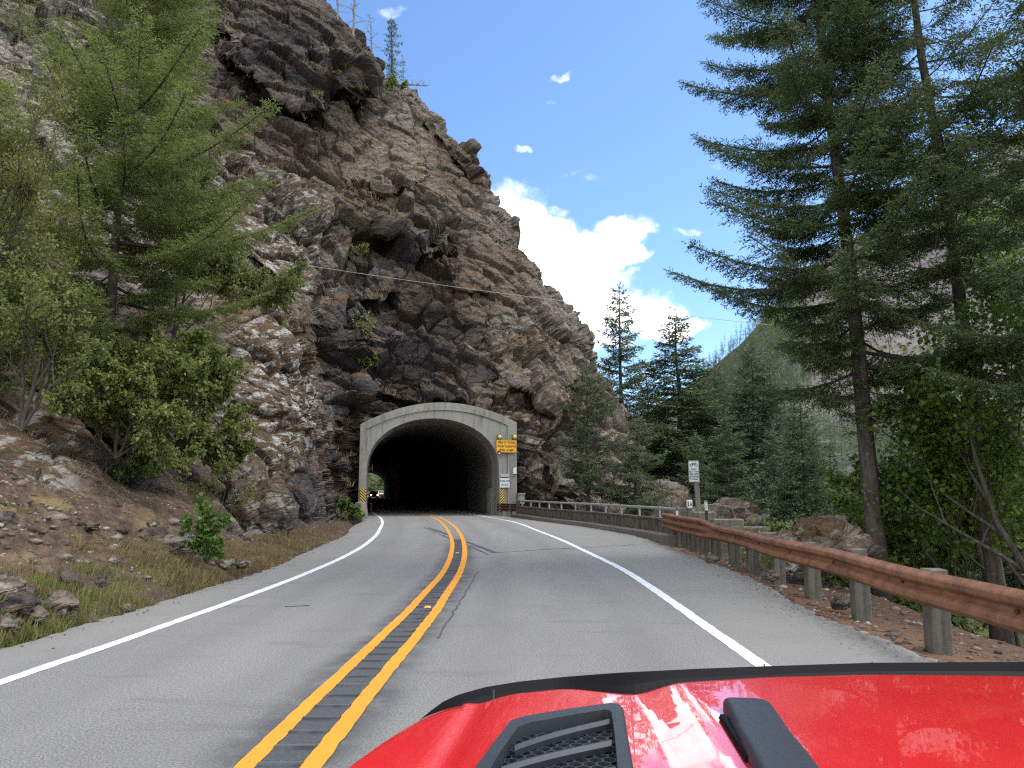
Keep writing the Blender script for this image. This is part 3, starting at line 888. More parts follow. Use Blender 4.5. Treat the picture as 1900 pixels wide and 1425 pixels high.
mb = band(A_IN, A_MID, 0.0)
wallband(A_IN, 0, 1.6, mb)
mb.build("face_wall", M_CONC, portal)
mb = band(A_MID, A_OUT, -.09)
wallband(A_MID, -.09, 0.02, mb); wallband(A_OUT, -.09, 3.6, mb)
mb.build("arch_band", concrete("band_concrete", (.28, .27, .24), (.09, .085, .07), .6, .2), portal)
# lining: thicker collar first, then the bore, its fading light painted as darker concrete
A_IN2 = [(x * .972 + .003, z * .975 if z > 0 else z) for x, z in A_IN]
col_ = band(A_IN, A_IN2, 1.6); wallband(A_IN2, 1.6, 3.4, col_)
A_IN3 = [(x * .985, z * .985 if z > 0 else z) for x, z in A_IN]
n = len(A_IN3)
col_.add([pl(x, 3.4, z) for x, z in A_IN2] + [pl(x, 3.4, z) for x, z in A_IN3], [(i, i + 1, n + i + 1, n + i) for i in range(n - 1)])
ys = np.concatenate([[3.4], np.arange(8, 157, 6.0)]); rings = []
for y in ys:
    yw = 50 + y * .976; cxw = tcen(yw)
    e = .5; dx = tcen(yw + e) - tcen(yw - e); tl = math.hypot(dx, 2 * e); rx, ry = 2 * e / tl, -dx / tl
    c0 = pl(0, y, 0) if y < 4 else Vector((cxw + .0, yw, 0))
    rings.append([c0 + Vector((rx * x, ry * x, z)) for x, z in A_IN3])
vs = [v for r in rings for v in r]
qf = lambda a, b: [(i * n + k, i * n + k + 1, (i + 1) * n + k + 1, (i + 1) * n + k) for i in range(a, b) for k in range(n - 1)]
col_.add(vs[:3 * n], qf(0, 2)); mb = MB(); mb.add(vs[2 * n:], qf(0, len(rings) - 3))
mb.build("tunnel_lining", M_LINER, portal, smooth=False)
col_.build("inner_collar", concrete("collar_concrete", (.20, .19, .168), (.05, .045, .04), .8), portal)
# pale lower wall panel inside on the right, and a row of small reflectors
w = MB()
for y0, y1 in ((1.62, 3.38),):
    w.box(pl(4.36, (y0 + y1) / 2, .9), (.05, y1 - y0, 1.9), Matrix.Rotation(math.atan2(RX.y, RX.x), 3, "Z"))
w.build("wall_panel", M_CONC, portal)
ROTP = Matrix.Rotation(math.atan2(RX.y, RX.x), 3, "Z"); AZP = math.atan2(RX.y, RX.x)
def far_end_face():
    yw = 50 + 153 * .976
    mb = MB()
    c0 = Vector((tcen(yw), yw, 0)); rx = Vector((.965, .26, 0)); ax = Vector((-.26, .965, 0))
    big = [(x * 6, z * 5 if z > 0 else z) for x, z in A_IN3]
    nn = len(A_IN3)
    mb.add([c0 + rx * x + Vector((0, 0, z)) for x, z in A_IN3] + [c0 + rx * x + Vector((0, 0, z)) for x, z in big], [(i, i + 1, nn + i + 1, nn + i) for i in range(nn - 1)])
    return mb
o = far_end_face().build("rock_face", M_ROCK); o["kind"] = "structure"
# ================================================================ road furniture
def rust_mat(name="rusted_steel", a=(.095, .038, .020), b=(.30, .140, .070)):
    t = NT(name); c = t.coord()
    n = t.noise(c, 3, 7, .7); f = t.noise(c, 55, 4, .6)
    col = t.ramp(n, [(.28, a), (.5, tuple((p + q) / 2 for p, q in zip(a, b))), (.75, b)])
    col = t.mix(1, col, t.ramp(f, [(.3, .8), (.7, 1.2)]), "MULTIPLY")
    t.set(Base_Color=col, Roughness=.62, Metallic=.15, Specular_IOR_Level=.4, Normal=t.bump(f, .15, .004))
    return t.m
M_RUST = rust_mat()
M_RUSTD = rust_mat("dark_rusted_steel", (.035, .014, .011), (.095, .038, .026))
M_GALV = plain("painted_rail_metal", (.31, .315, .30), .5, .3, .15, 6)
M_TIMB = concrete("grey_timber", (.215, .195, .165), (.085, .072, .058), .85, .25)

W2 = [(x, z * 1.16) for x, z in [(0, .300), (-.008, .312), (-.072, .278), (-.090, .262), (-.090, .222), (-.078, .208), (-.012, .172), (-.004, .156), (-.012, .140), (-.078, .104), (-.090, .090), (-.090, .050), (-.072, .034), (-.008, 0), (0, .012)]]
W3 = [(0, .500), (-.008, .512), (-.072, .480), (-.090, .462), (-.090, .425), (-.078, .410), (-.010, .368), (-.010, .345), (-.078, .305), (-.090, .290), (-.090, .232), (-.078, .216), (-.010, .172), (-.010, .150), (-.078, .108), (-.090, .092), (-.090, .052), (-.072, .034), (-.008, 0), (0, .012)]
def rail(name, stations, mat, parent):
    """stations: list of (x, y, ztop, profile); the profile's first column is the offset to the road side"""
    mb = MB(); n = 34; rings = []
    def resample(pr):
        L = [0]
        for i in range(1, len(pr)): L.append(L[-1] + math.dist(pr[i], pr[i - 1]))
        T = np.linspace(0, L[-1], n)
        return np.interp(T, L, [p[0] for p in pr]), np.interp(T, L, [p[1] for p in pr]), max(p[1] for p in pr)
    S = [(Vector((x, y, 0)), z, pr) for x, y, z, pr in stations]
    vs = []
    for th in (0, .004):
        for i, (p, zt, pr) in enumerate(S):
            t = (S[min(i + 1, len(S) - 1)][0] - S[max(i - 1, 0)][0]).normalized(); side = Vector((t.y, -t.x, 0))
            ox, oz, h = resample(pr) if not isinstance(pr, tuple) else pr
            for k in range(n): vs.append(p + side * (float(ox[k]) + th) + Vector((0, 0, zt - h + float(oz[k]))))
    m = len(S); fs = []
    for s in (0, 1):
        b = s * m * n
        for i in range(m - 1):
            for k in range(n - 1): fs.append((b + i * n + k, b + i * n + k + 1, b + (i + 1) * n + k + 1, b + (i + 1) * n + k))
    e = m * n
    for i in range(m - 1):
        for k in (0, n - 1): fs.append((i * n + k, (i + 1) * n + k, e + (i + 1) * n + k, e + i * n + k))
    mb.add(vs, fs)
    o = mb.build(name, mat, parent, smooth=False)
    return o
def resamp(pr, n=34):
    L = [0]
    for i in range(1, len(pr)): L.append(L[-1] + math.dist(pr[i], pr[i - 1]))
    T = np.linspace(0, L[-1], n)
    return np.interp(T, L, [p[0] for p in pr]), np.interp(T, L, [p[1] for p in pr])

# --- long rusty guardrail on the right
POSTS = [gnd(*p) for p in [(1741,1191),(1598,1132),(1509,1097),(1445,1074),(1397,1053),(1362,1040)]]
POSTS = [(4.55, 6.4)] + POSTS + [(5.37, 20.0), (5.42, 21.5), (5.45, 22.8), (5.47, 24.0)]
POSTS += [(4.45, 4.4), (4.36, 2.4), (4.3, .4), (4.25, -1.6)]
POSTS.sort(key=lambda p: p[1])
py_ = [p[1] for p in POSTS]; px_ = [p[0] for p in POSTS]
def railx(y): return float(np.interp(y, py_, px_)) - .33
gr = thing("guardrail", "long rusty steel guardrail on grey posts along the right shoulder", "guardrail", (railx(8), 8, 0))
def gl(v): return Vector(v) - Vector((railx(8), 8, 0))
p2 = resamp(W2); p3 = resamp(W3)
st = []
for y in list(np.arange(-2, 17.6, .5)) + [17.9 + i * .25 for i in range(14)] + [21.5, 22.5, 23.5, 24.6, 25.6]:
    k = float(sstep(18.0, 20.6, y))
    ox = p2[0] * (1 - k) + p3[0] * k; oz = p2[1] * (1 - k) + p3[1] * k
    zt = .835 + .08 * k + .01 * math.sin(y * 1.3)
    v = gl((railx(y), y, zt)); st.append((v.x, v.y, zt, (ox, oz, .362 + (.512 - .362) * k)))
rail("beam", st, M_RUST, gr)
bolt = MB(); bolt.tube([(-.03, 0, 0), (0, 0, 0)], .022, 8); bolt_me = bolt.mesh("bolt", M_RUSTD)
for (x, y) in POSTS:
    for zz in (.655,) if y < 18 else (.75, .55): link("bolt", bolt_me, gr, gl((railx(y), y, zz)))
for k, (x, y) in enumerate(POSTS):
    q = MB()
    top = .815 + .03 * math.sin(k * 2.3); tilt = .02 * math.sin(k * 1.7)
    q.box((0, 0, (top - .7) / 2), (.215, .205, top + .7), Matrix.Rotation(tilt, 3, "Y") @ Matrix.Rotation(.1 * math.sin(k * 3.1), 3, "Z"), bev=.014)
    q.build("post", M_POST, gr, loc=gl((x, y, 0)))
    b = MB(); b.box((0, 0, 0), (.12, .15, .28), bev=.008)
    b.build("spacer_block", M_TIMB, gr, loc=gl((x - .165, y, .635)))

# --- short rail ends at the tunnel mouth
sr = thing("guardrail", "short dark rusty three-ribbed rail right of the tunnel mouth", "guardrail", tuple(pl(4.5, -.8, 0)))
o0 = Vector(sr.location)
a0, a1 = at(921, 950, 50.2), at(976, 952, 49.0)
st = []
for k in range(8):
    q = a0.lerp(a1, k / 7) - o0; st.append((q.x, q.y, .83, W3))
rail("beam", st, M_RUSTD, sr)
for k in (.15, .5, .88):
    q = a0.lerp(a1, k) - o0; b = MB(); b.box((q.x, q.y + .2, .3), (.2, .2, 1.1), bev=.01); b.build("post", M_TIMB, sr)
sl_ = thing("guardrail", "curled rusty rail end beside the left foot of the tunnel portal", "guardrail", tuple(at(676, 958, 46)))
sl_.location.z = 0; o0 = Vector(sl_.location)
st = []
for k in range(6):
    q = Vector((-8.52 - .62 * (k / 5) ** 1.0, 45.4 + 3.2 * k / 5, 0)) - o0; st.append((q.x, q.y, .88, W3))
rail("beam", [(x, y, z, [(-p[0], p[1]) for p in W3]) for x, y, z, _ in st], M_RUSTD, sl_)
b = MB(); b.box((-.35, 1.2, .3), (.2, .2, 1.1), bev=.01); b.build("post", M_TIMB, sl_)
# concrete end block, sloping
cb = MB(); p0 = at(664, 968, 44.5)
cb.prism([(-.55, -.2), (.42, -.2), (.40, .35), (.30, .95), (.02, 1.0), (-.15, .55)], -.9, .9, Matrix.Translation((p0.x, p0.y, 0)))
tag(cb.build("concrete_block", M_CONC3), "pale sloping concrete block at the left foot of the tunnel portal", "concrete block")

# --- concrete bridge parapet with pipe railing
BR = [(5.55, 25.2), (5.3, 27.6), (4.85, 30), (3.75, 35.6), (2.15, 41.3), (1.7, 43.2), (1.05, 46.2), (.35, 49.2)]
def brp(t):
    L = [0]
    for i in range(1, len(BR)): L.append(L[-1] + math.dist(BR[i], BR[i - 1]))
    s = t * L[-1]
    return Vector((float(np.interp(s, L, [p[0] for p in BR])), float(np.interp(s, L, [p[1] for p in BR])), 0))
bp = thing("bridge_parapet", "stained concrete bridge parapet carrying a pale pipe railing", "bridge parapet", tuple(brp(0)))
bo = Vector(bp.location)
def strip(name, cross, mat, n=40, t0=0.0, t1=1.0):
    mb = MB(); m = len(cross); vs = []
    for i in range(n + 1):
        t = t0 + (t1 - t0) * i / n; p = brp(t); d = (brp(min(t + .01, 1)) - brp(max(t - .01, 0))).normalized(); s = Vector((d.y, -d.x, 0))
        vs += [p - bo + s * x + Vector((0, 0, z)) for x, z in cross]
    fs = [(i * m + k, i * m + (k + 1) % m, (i + 1) * m + (k + 1) % m, (i + 1) * m + k) for i in range(n) for k in range(m)]
    fs += [tuple(range(m))[::-1], tuple(n * m + k for k in range(m))]
    mb.add(vs, fs); return mb.build(name, mat, bp)
strip("kerb", [(-.42, -.5), (-.42, .17), (-.40, .19), (.05, .19), (.05, -.5)], M_CONC3)
strip("parapet_wall", [(.0, .18), (.0, .60), (-.03, .62), (-.03, .69), (.25, .69), (.25, -3.0), (.06, -3.0), (.06, .18)], M_CONC2)
strip("bridge_deck_edge", [(.10, -.45), (.55, -.45), (.55, -1.3), (.10, -1.3)], M_CONC2)
pipe = MB(); pipe.tube([brp(t) - bo + Vector((.09, 0, 1.03)) for t in np.linspace(0, 1, 40)], .055, 10)
pipe.build("pipe_rail", M_GALV, bp, smooth=True)
for k in range(12):
    t = (k + .12) / 11.6
    b = MB(); p = brp(min(t, 1)) - bo
    b.tube([(p.x + .09, p.y, .67), (p.x + .09, p.y, 1.0)], .042, 8); b.tube([(p.x + .09, p.y, .985), (p.x + .09, p.y, 1.085)], .068, 10)
    b.build("railing_post", M_GALV, bp, smooth=False)
e = MB(); p = brp(0) - bo
e.box((p.x + .05, p.y - .18, .35), (.30, .34, 1.5), bev=.02); e.build("end_post", M_CONC3, bp)
e = MB(); p = brp(1) - bo
e.box((p.x + .05, p.y + .18, .35), (.28, .34, 1.3), bev=.02); e.build("end_post", M_CONC2, bp)
wl = MB(); q0 = pl(5.95, -.2, 0)
wl.box((q0.x + .06, q0.y - .1, .58), (.46, .28, 1.66), ROTP); wl.box((q0.x + .06, q0.y - .1, 1.46), (.54, .38, .1), ROTP)
tag(wl.build("wing_wall", M_CONC), "low pale concrete wing wall between the tunnel portal and the rock", "wing wall")

# stepped stone wall and timber stubs behind the rail end
sw = thing("retaining_wall", "dark stepped timber retaining wall behind the rail by the bicycle sign", "retaining wall", (6.5, 23, 0))
for k, (x, y, top, w_) in enumerate([(6.25, 24.6, .98, .7), (6.75, 23.8, .78, 1.0), (7.1, 22.6, .60, 1.0), (7.35, 21.4, .50, .9), (7.5, 20.3, .36, .9)]):
    b = MB(); b.box((x - 6.5, y - 23, top / 2 - .5), (w_, .35, top + 1), bev=.03); b.build("wall_step", M_TIMB, sw)

# --- lettering
def text_mesh(name, body, size, mat, M, parent=None, bold=0.0, sx=1.0, align="CENTER"):
    cu = bpy.data.curves.new("lettering", "FONT"); cu.body = body; cu.size = size; cu.align_x = align; cu.align_y = "CENTER"
    cu.extrude = .001; cu.offset = bold; cu.resolution_u = 3; cu.space_character = 1.08
    ob = bpy.data.objects.new("lettering", cu); COL.objects.link(ob)
    bpy.context.view_layer.update()
    me = bpy.data.meshes.new_from_object(ob.evaluated_get(bpy.context.evaluated_depsgraph_get()))
    bpy.data.objects.remove(ob); bpy.data.curves.remove(cu)
    me.transform(Matrix.Diagonal((sx, 1, 1, 1))); me.transform(M)
    me.materials.clear(); me.materials.append(mat)
    return link(name, me, parent)
FACE = Matrix.Rotation(math.pi / 2, 4, "X")          # text plane faces -Y
M_BLK = plain("black_lettering", (.02, .02, .022), .6)
M_SIGNW = plain("white_sign_face", (.60, .62, .62), .5, var=.08, scale=3)
M_SIGNY = plain("amber_sign_face", (.80, .40, .010), .45, var=.06, scale=3)
M_MARKY = plain("yellow_marker_face", (.75, .46, .07), .5, var=.08, scale=6)
M_ALU = plain("sign_back", (.30, .31, .31), .5, .5)
def rrect(w, h, r, n=5):
    pts = []
    for cx_, cz_, a0 in ((w / 2 - r, h / 2 - r, 0), (-w / 2 + r, h / 2 - r, 90), (-w / 2 + r, -h / 2 + r, 180), (w / 2 - r, -h / 2 + r, 270)):
        for k in range(n): 
            a = math.radians(a0 + 90 * k / (n - 1)); pts.append((cx_ + r * math.cos(a), cz_ + r * math.sin(a)))
    return pts
def on_portal(px, py, proud=.13):
    """point on the portal's front plane seen at that place, in world"""
    a, b = ray(px, py); d0 = PO - AX * proud
    d = (d0.dot(AX)) / (float(a) * AX.x + AX.y)
    return Vector((float(a) * d, d, CAMH + float(b) * d))
MP = 50.3 / 1382    # metres per photo pixel at the portal

s = thing("warning_sign", "amber sign board with bike warning lettering below two round beacons", "warning sign", tuple(on_portal(939.5, 828, .22)), AZP)
W, Hh = 38 * MP, 23.5 * MP
b = MB(); b.prism(rrect(W, Hh, .04), -.02, .02); b.build("board", M_SIGNY, s)
for k, ln in enumerate(["BIKES IN TUNNEL", "WHEN FLASHING", "SPEED 30 MPH"]):
    text_mesh("lettering", ln, .235, M_BLK, Matrix.Translation((.02, -.024, .245 - k * .26)) @ FACE, s, .006, .60 if k == 0 else .66)
fr = MB()
for (u0, v0, u1, v1) in ((-W / 2 + .03, Hh / 2 - .03, W / 2 - .03, Hh / 2 - .03), (-W / 2 + .03, -Hh / 2 + .03, W / 2 - .03, -Hh / 2 + .03)):
    fr.box(((u0 + u1) / 2, -.022, v0), (abs(u1 - u0), .004, .014))
for u in (-W / 2 + .03, W / 2 - .03): fr.box((u, -.022, 0), (.014, .004, Hh - .07))
fr.build("border", M_BLK, s)
for u in (-.4, .4):
    bk = MB(); bk.box((u, .07, 0), (.06, .10, Hh * .9)); bk.build("bracket", M_ALU, s)
M_BEAC = plain("amber_lens", (.50, .42, .10), .25, 0, .25, 12, .6); M_HOUS = plain("beacon_housing", (.30, .26, .06), .5)
for nm, (bx, by), lb in (("flashing_beacon", (926.5, 811), "round amber beacon above the left end of the amber board"), ("flashing_beacon", (954.5, 811), "round amber beacon above the right end of the amber board by the portal corner")):
    t_ = thing(nm, lb, "beacon", tuple(on_portal(bx, by, .16)), AZP, "amber beacons over the sign")
    b = MB(); b.box((0, .02, 0), (.33, .10, .36), bev=.02); b.build("back_plate", M_DARK if False else plain("beacon_plate", (.10, .09, .035), .6), t_)
    b = MB(); b.tube([(0, -.03, 0), (0, -.10, 0), (0, -.125, 0)], [.15, .15, .142], 20); b.build("housing", M_HOUS, t_)
    b = MB(); b.tube([(0, -.127, 0), (0, -.15, 0), (0, -.165, 0), (0, -.17, 0)], [.13, .12, .07, .01], 20); b.build("lens", M_BEAC, t_, smooth=True)
    b = MB(); b.tube([(0, 0, -.16), (0, .0, -.30)], .03, 8); b.build("stem", M_ALU, t_)

s = thing("lights_sign", "white rectangular sign reading TURN ON LIGHTS on the portal wall", "sign", tuple(on_portal(936.5, 896, .14)), AZP)
W, Hh = 18.5 * MP, 17 * MP
b = MB(); b.prism(rrect(W, Hh, .03), -.012, .012); b.build("board", M_SIGNW, s)
text_mesh("lettering", "TURN ON", .20, M_BLK, Matrix.Translation((0, -.016, .12)) @ FACE, s, .004, .70)
text_mesh("lettering", "LIGHTS", .20, M_BLK, Matrix.Translation((0, -.016, -.14)) @ FACE, s, .004, .74)
gp = MB(); q = on_portal(937, 882, .115); gp.box((0, 0, 0), (.62, .01, .20), ROTP)
tag(gp.build("patch_plate", plain("paint_patch", (.38, .385, .37), .8), loc=q), "pale rectangular patch on the portal wall just above the white sign", "patch")
def hazard(cx_, cy_, wpx, hpx, lab, flip):
    t_ = thing("hazard_marker", lab, "hazard marker", tuple(on_portal(cx_, cy_, .14)), AZP, "striped markers at the tunnel mouth")
    W, H = wpx * MP, hpx * MP
    b = MB(); b.prism(rrect(W, H, .02), -.012, .012); b.build("board", M_MARKY, t_)
    st = MB(); n = 4
    for k in range(-3, 8):
        z0 = -H / 2 + k * H / 5.0; sl = W * 1.0 * flip
        poly = [(-W / 2, z0), (W / 2, z0 + sl), (W / 2, z0 + sl + H / 10), (-W / 2, z0 + H / 10)]
        # clip to the board
        out = poly
        for lim, sg in ((H / 2 - .01, 1), (-H / 2 + .01, -1)):
            nw = []
            for i in range(len(out)):
                p, q = out[i], out[(i + 1) % len(out)]
                ip, iq = p[1] * sg <= lim * sg, q[1] * sg <= lim * sg
                if ip: nw.append(p)
                if ip != iq:
                    u = (lim - p[1]) / (q[1] - p[1]); nw.append((p[0] + (q[0] - p[0]) * u, lim))
            out = nw
            if not out: break
        if len(out) >= 3: st.prism(out, -.016, -.0135)
    st.build("stripes", M_BLK, t_)
    return t_
hazard(932, 921, 8.0, 24.5, "yellow and black striped marker right of the tunnel mouth under the white sign", 1)
hazard(673.5, 919, 9.5, 25.5, "yellow and black striped marker on the left leg of the tunnel portal", -1)

# small fittings on the portal's right leg
cd = thing("conduit", "thin grey conduit pipe running up the right leg of the portal", "conduit", tuple(on_portal(948.5, 880, .13)), AZP)
b = MB(); b.tube([(0, 0, -1.6), (0, 0, 1.35)], .022, 6); b.build("pipe", M_ALU, cd)
b = MB(); b.tube([(.26, 0, .25), (.26, 0, 1.45)], .03, 6); b.tube([(0, 0, .55), (.26, 0, .55)], .02, 6); b.tube([(.02, 0, -.12), (.3, 0, -.12)], .035, 6); b.build("branch_pipe", M_ALU, cd)
b = MB(); b.box((0, 0, 0), (.22, .14, .36), bev=.015); b.box((0, 0, -.2), (.28, .16, .04))
tag(b.build("junction_box", M_SIGNW, loc=on_portal(955, 873, .16), rotz=AZP), "small pale junction box on the portal leg beside the conduit", "junction box")
t_ = thing("horn_box", "small red and white device at the lower left corner of the amber board", "device", tuple(on_portal(926, 840, .28)), AZP)
b = MB(); b.box((0, 0, .07), (.17, .12, .20), bev=.02); b.build("red_body", plain("red_plastic", (.26, .05, .025), .5), t_)
b = MB(); b.tube([(0, 0, -.04), (0, -.02, -.10)], [.07, .09], 10); b.tube([(0, .06, -.05), (0, .2, -.05)], .03, 6); b.build("speaker_horn", M_ALU, t_)

# --- bicycle sign on a timber post
bs = thing("bicycle_sign", "white sign with a bicycle symbol on a grey timber post beside the bridge end", "sign", (gnd(1290, 1000)[0] * 0 + 6.12, 25.0, 0))
b = MB(); b.box((.07, .06, .75), (.15, .12, 2.6), Matrix.Rotation(-.03, 3, "Y"), bev=.008); b.build("post", M_TIMB, bs)
SW, SH = .34, .70
sp_ = at(1287.5, 874.5, 24.95) - Vector(bs.location)
b = MB(); b.prism(rrect(SW, SH, .03), -.006, .006, Matrix.Translation(sp_)); sb = b.build("sign_board", M_SIGNW, bs)
bd = MB()
rr0 = rrect(SW - .03, SH - .03, .022); rr1 = rrect(SW - .045, SH - .045, .017)
bd.add([Vector((x, -.008, z)) + sp_ for x, z in rr0] + [Vector((x, -.008, z)) + sp_ for x, z in rr1], [(i, (i + 1) % len(rr0), len(rr0) + (i + 1) % len(rr0), len(rr0) + i) for i in range(len(rr0))])
bd.build("border", M_BLK, bs)
for k, ln in enumerate(["PUSH", "BUTTON", "BEFORE", "ENTERING", "TUNNEL"]):
    text_mesh("lettering", ln, .083, M_BLK, Matrix.Translation(sp_ + Vector((0, -.009, .068 - k * .082))) @ FACE, bs, .0015, .86 if len(ln) < 7 else .72)
bi = MB()
def ring(cx_, cz_, r, w=.008, n=20):
    vs = []
    for k in range(n):
        a = 2 * math.pi * k / n
        vs += [(cx_ + (r - w) * math.cos(a), -.009, cz_ + (r - w) * math.sin(a)), (cx_ + (r + w) * math.cos(a), -.009, cz_ + (r + w) * math.sin(a))]
    bi.add([Vector(v) + sp_ for v in vs], [(2 * k, 2 * k + 1, (2 * k + 3) % (2 * n), (2 * k + 2) % (2 * n)) for k in range(n)])
ring(-.078, .205, .044); ring(.078, .205, .044)
def bar(p, q, w=.007):
    p, q = Vector((p[0], 0, p[1])), Vector((q[0], 0, q[1])); d = (q - p).normalized(); n_ = Vector((-d.z, 0, d.x)) * w
    bi.add([v + sp_ + Vector((0, -.0095, 0)) for v in (p - n_, q - n_, q + n_, p + n_)], [(0, 1, 2, 3)])
for p, q in (((-.078, .205), (-.035, .262)), ((-.035, .262), (-.005, .205)), ((-.005, .205), (-.078, .205)), ((-.035, .262), (.045, .262)), ((.045, .262), (-.005, .205)), ((.078, .205), (.04, .285)), ((.04, .285), (.065, .290)), ((-.035, .262), (-.042, .283)), ((-.06, .284), (-.024, .284))): bar(p, q)
bi.build("bicycle_symbol", M_BLK, bs)
# push button box, delineators
pb = thing("button_box", "white push button box with a black symbol on the timber post's left side", "button box", tuple(at(1279, 934, 24.9)))
b = MB(); b.box((0, 0, 0), (.17, .14, .22), bev=.012); b.box((.0, -.0, -.13), (.15, .15, .05)); b.build("case", M_SIGNW, pb)
b = MB(); b.box((.035, -.072, -.03), (.05, .006, .07)); b.box((-.05, -.072, .0), (.03, .006, .10)); b.tube([(-.05, -.07, -.06), (-.05, -.085, -.06)], .022, 8); b.build("button_symbol", M_BLK, pb)
b = MB(); b.box((0, .12, -.35), (.2, .16, .62)); b.build("pedestal", M_TIMB, pb)
d0 = thing("delineator_post", "short white delineator strip on the concrete end post of the bridge railing", "delineator", tuple(at(1256.5, 958, 24.6)))
b = MB(); b.box((0, 0, 0), (.075, .02, .34), bev=.005); b.build("strip", M_SIGNW, d0)
d1 = thing("delineator_post", "slim marker post, white above and rusty brown below, behind the rail", "delineator", (at(1311, 960, 23.3).x, 23.3, 0))
z1 = at(1309, 931, 23.3).z; zm = at(1309, 947, 23.3).z
b = MB(); b.tube([(0, 0, -.3), (0, 0, zm)], .045, 10); b.build("shaft", M_RUSTD, d1)
b = MB(); b.tube([(0, 0, zm), (-.01, 0, z1)], .048, 10); b.build("white_sleeve", plain("pale_green_white", (.52, .58, .50), .5), d1)
b = MB(); b.tube([(-.01, 0, z1), (-.01, 0, z1 + .05)], .055, 10); b.build("cap", M_TIMB, d1)

# --- overhead cable
c0, c1 = at(470, 477, 47), at(1460, 606, 46)
mb = MB(); mb.tube([c0.lerp(c1, k / 30) - Vector((0, 0, .25 * (1 - (2 * k / 30 - 1) ** 2))) for k in range(31)], .014, 6)
tag(mb.build("overhead_cable", plain("steel_cable", (.34, .33, .31), .6)), "thin pale cable strung across the cliff above the tunnel", "cable")

# --- two vehicles with headlamps at the far end of the tunnel
def make_vehicle(name, label, cat, loc, rz, paintm, lit, tall):
    v = thing(name, label, cat, loc, rz)
    h = .95
    prof = [(-2.2, .35), (-2.2, .85), (-2.05, .98), (-.95, 1.05), (-.35, 1.45 + tall), (1.3, 1.5 + tall), (1.95, 1.0 + tall * .8), (2.1, .9), (2.15, .35)]
    mb = MB(); secs = [(-.92, .90), (-.86, 1.0), (.86, 1.0), (.92, .90)]; n = len(prof)
    vs = []
    for x, k in secs: vs += [(x if z < 1.1 else x * .84, y, .35 + (z - .35) * k) for y, z in prof]
    fs = [(i * n + j, i * n + (j + 1) % n, (i + 1) * n + (j + 1) % n, (i + 1) * n + j) for i in range(3) for j in range(n)] + [tuple(range(n))[::-1], tuple(3 * n + j for j in range(n))]
    mb.add(vs, fs); mb.build("body", paintm, v)
    g = MB(); g.add([(-.68, -.93, 1.09), (.68, -.93, 1.09), (.60, -.385, 1.43 + tall), (-.60, -.385, 1.43 + tall)], [(0, 1, 2, 3)])
    me = g.build("windscreen", plain("dark_glass", (.03, .012, .016), .1, 0, .1, 3, .6), v); me.location = (0, -.03, .012)
    for sx in (-1, 1):
        for y in (-1.35, 1.35):
            w = MB(); w.tube([(sx * .93, y, .34), (sx * .70, y, .34)], .34, 18); wh = w.build("wheel", plain("tyre", (.02, .02, .02), .8), v)
            r = MB(); r.tube([(sx * .935, y, .34), (sx * .90, y, .34)], .2, 14); r.build("rim", M_ALU, wh)
        lm = MB(); lm.tube([(sx * .70, -2.15, .75), (sx * .70, -2.225, .75)], [.14, .12], 14)
        if lit:
            t = NT("lit_headlamp"); t.set(Base_Color=(1, .8, .5), Emission_Color=(1, .50, .18), Emission_Strength=10.0); hm = t.m
        else: hm = M_ALU
        lm.build("headlight", hm, v)
    b = MB(); b.box((0, -2.22, .5), (1.6, .06, .18), bev=.02); b.build("bumper", plain("bumper", (.05, .04, .04), .5), v)
    return v
h0 = at(693.5, 919, 166); h1 = at(707, 918, 214)
make_vehicle("oncoming_car", "dark car with glowing headlights coming through the tunnel", "car", (h0.x, h0.y, 0), math.radians(14), plain("dark_car_paint", (.035, .012, .010), .3), True, .1)
make_vehicle("white_vehicle", "white vehicle following the dark car beyond the far end of the tunnel", "car", (h1.x, h1.y, 0), math.radians(10), plain("white_car_paint", (.75, .75, .76), .3, var=.04), False, .35)
# ================================================================ our own red car's bonnet
def hp(px, py):
    a, b = ray(px, py); d = -.448 / (b + .03)
    return float(a * d), float(d)
HBP = [p for p in [(560,1475),(625,1425),(690,1380),(760,1337),(820,1309),(870,1301),(950,1291),(1050,1282),(1172,1273),(1300,1264),(1420,1257),(1620,1252),(1900,1253),(2100,1259)]]
HB = [(hp(*q)) for q in [(px_, py_ - (14 if px_ < 1100 else -8)) for px_, py_ in HBP]]
HBX = np.array([p[0] for p in HB]); HBY = np.array([p[1] for p in HB])
def Yb(x):
    w = .03
    return sum(np.interp(np.asarray(x) + w * k, HBX, HBY) for k in (-1, -.5, 0, .5, 1)) / 5
BL = [hp(1205, 1275), hp(1250, 1348), hp(1292, 1425)]
def hood_z(x, y):
    z0 = 1.202 - .03 * y
    e = np.clip((Yb(x) - y) / (1 + 1.2 * (x < -.12)), 0, 1)
    e = np.minimum(e, np.clip((x - (HBX[0] - .02)) , 0, 1))
    roll = -.016 * np.clip(1 - e / .06, 0, 1) ** 2.2
    by = np.array([BL[2][1], BL[1][1], BL[0][1]]); bx = np.array([BL[2][0], BL[1][0], BL[0][0]])
    xb = np.interp(y, by, bx)
    raise_ = .022 * sstep(-.06, .085, x - xb)
    crown = -.006 * ((x - .72) / .9) ** 2
    # soft crease running along the outer side of the vent
    xv = -.05 + (y - 1.5) * .10
    crease = -.004 * sstep(.03, -.06, x - xv) - .007 * np.exp(-((x - xv + .075) / .03) ** 2)
    return z0 + roll + raise_ + crown + crease
car = thing("red_car", "bright red car bonnet with black vent and black wind deflector in the foreground", "car", (.7, .6, 0))
co = Vector(car.location)
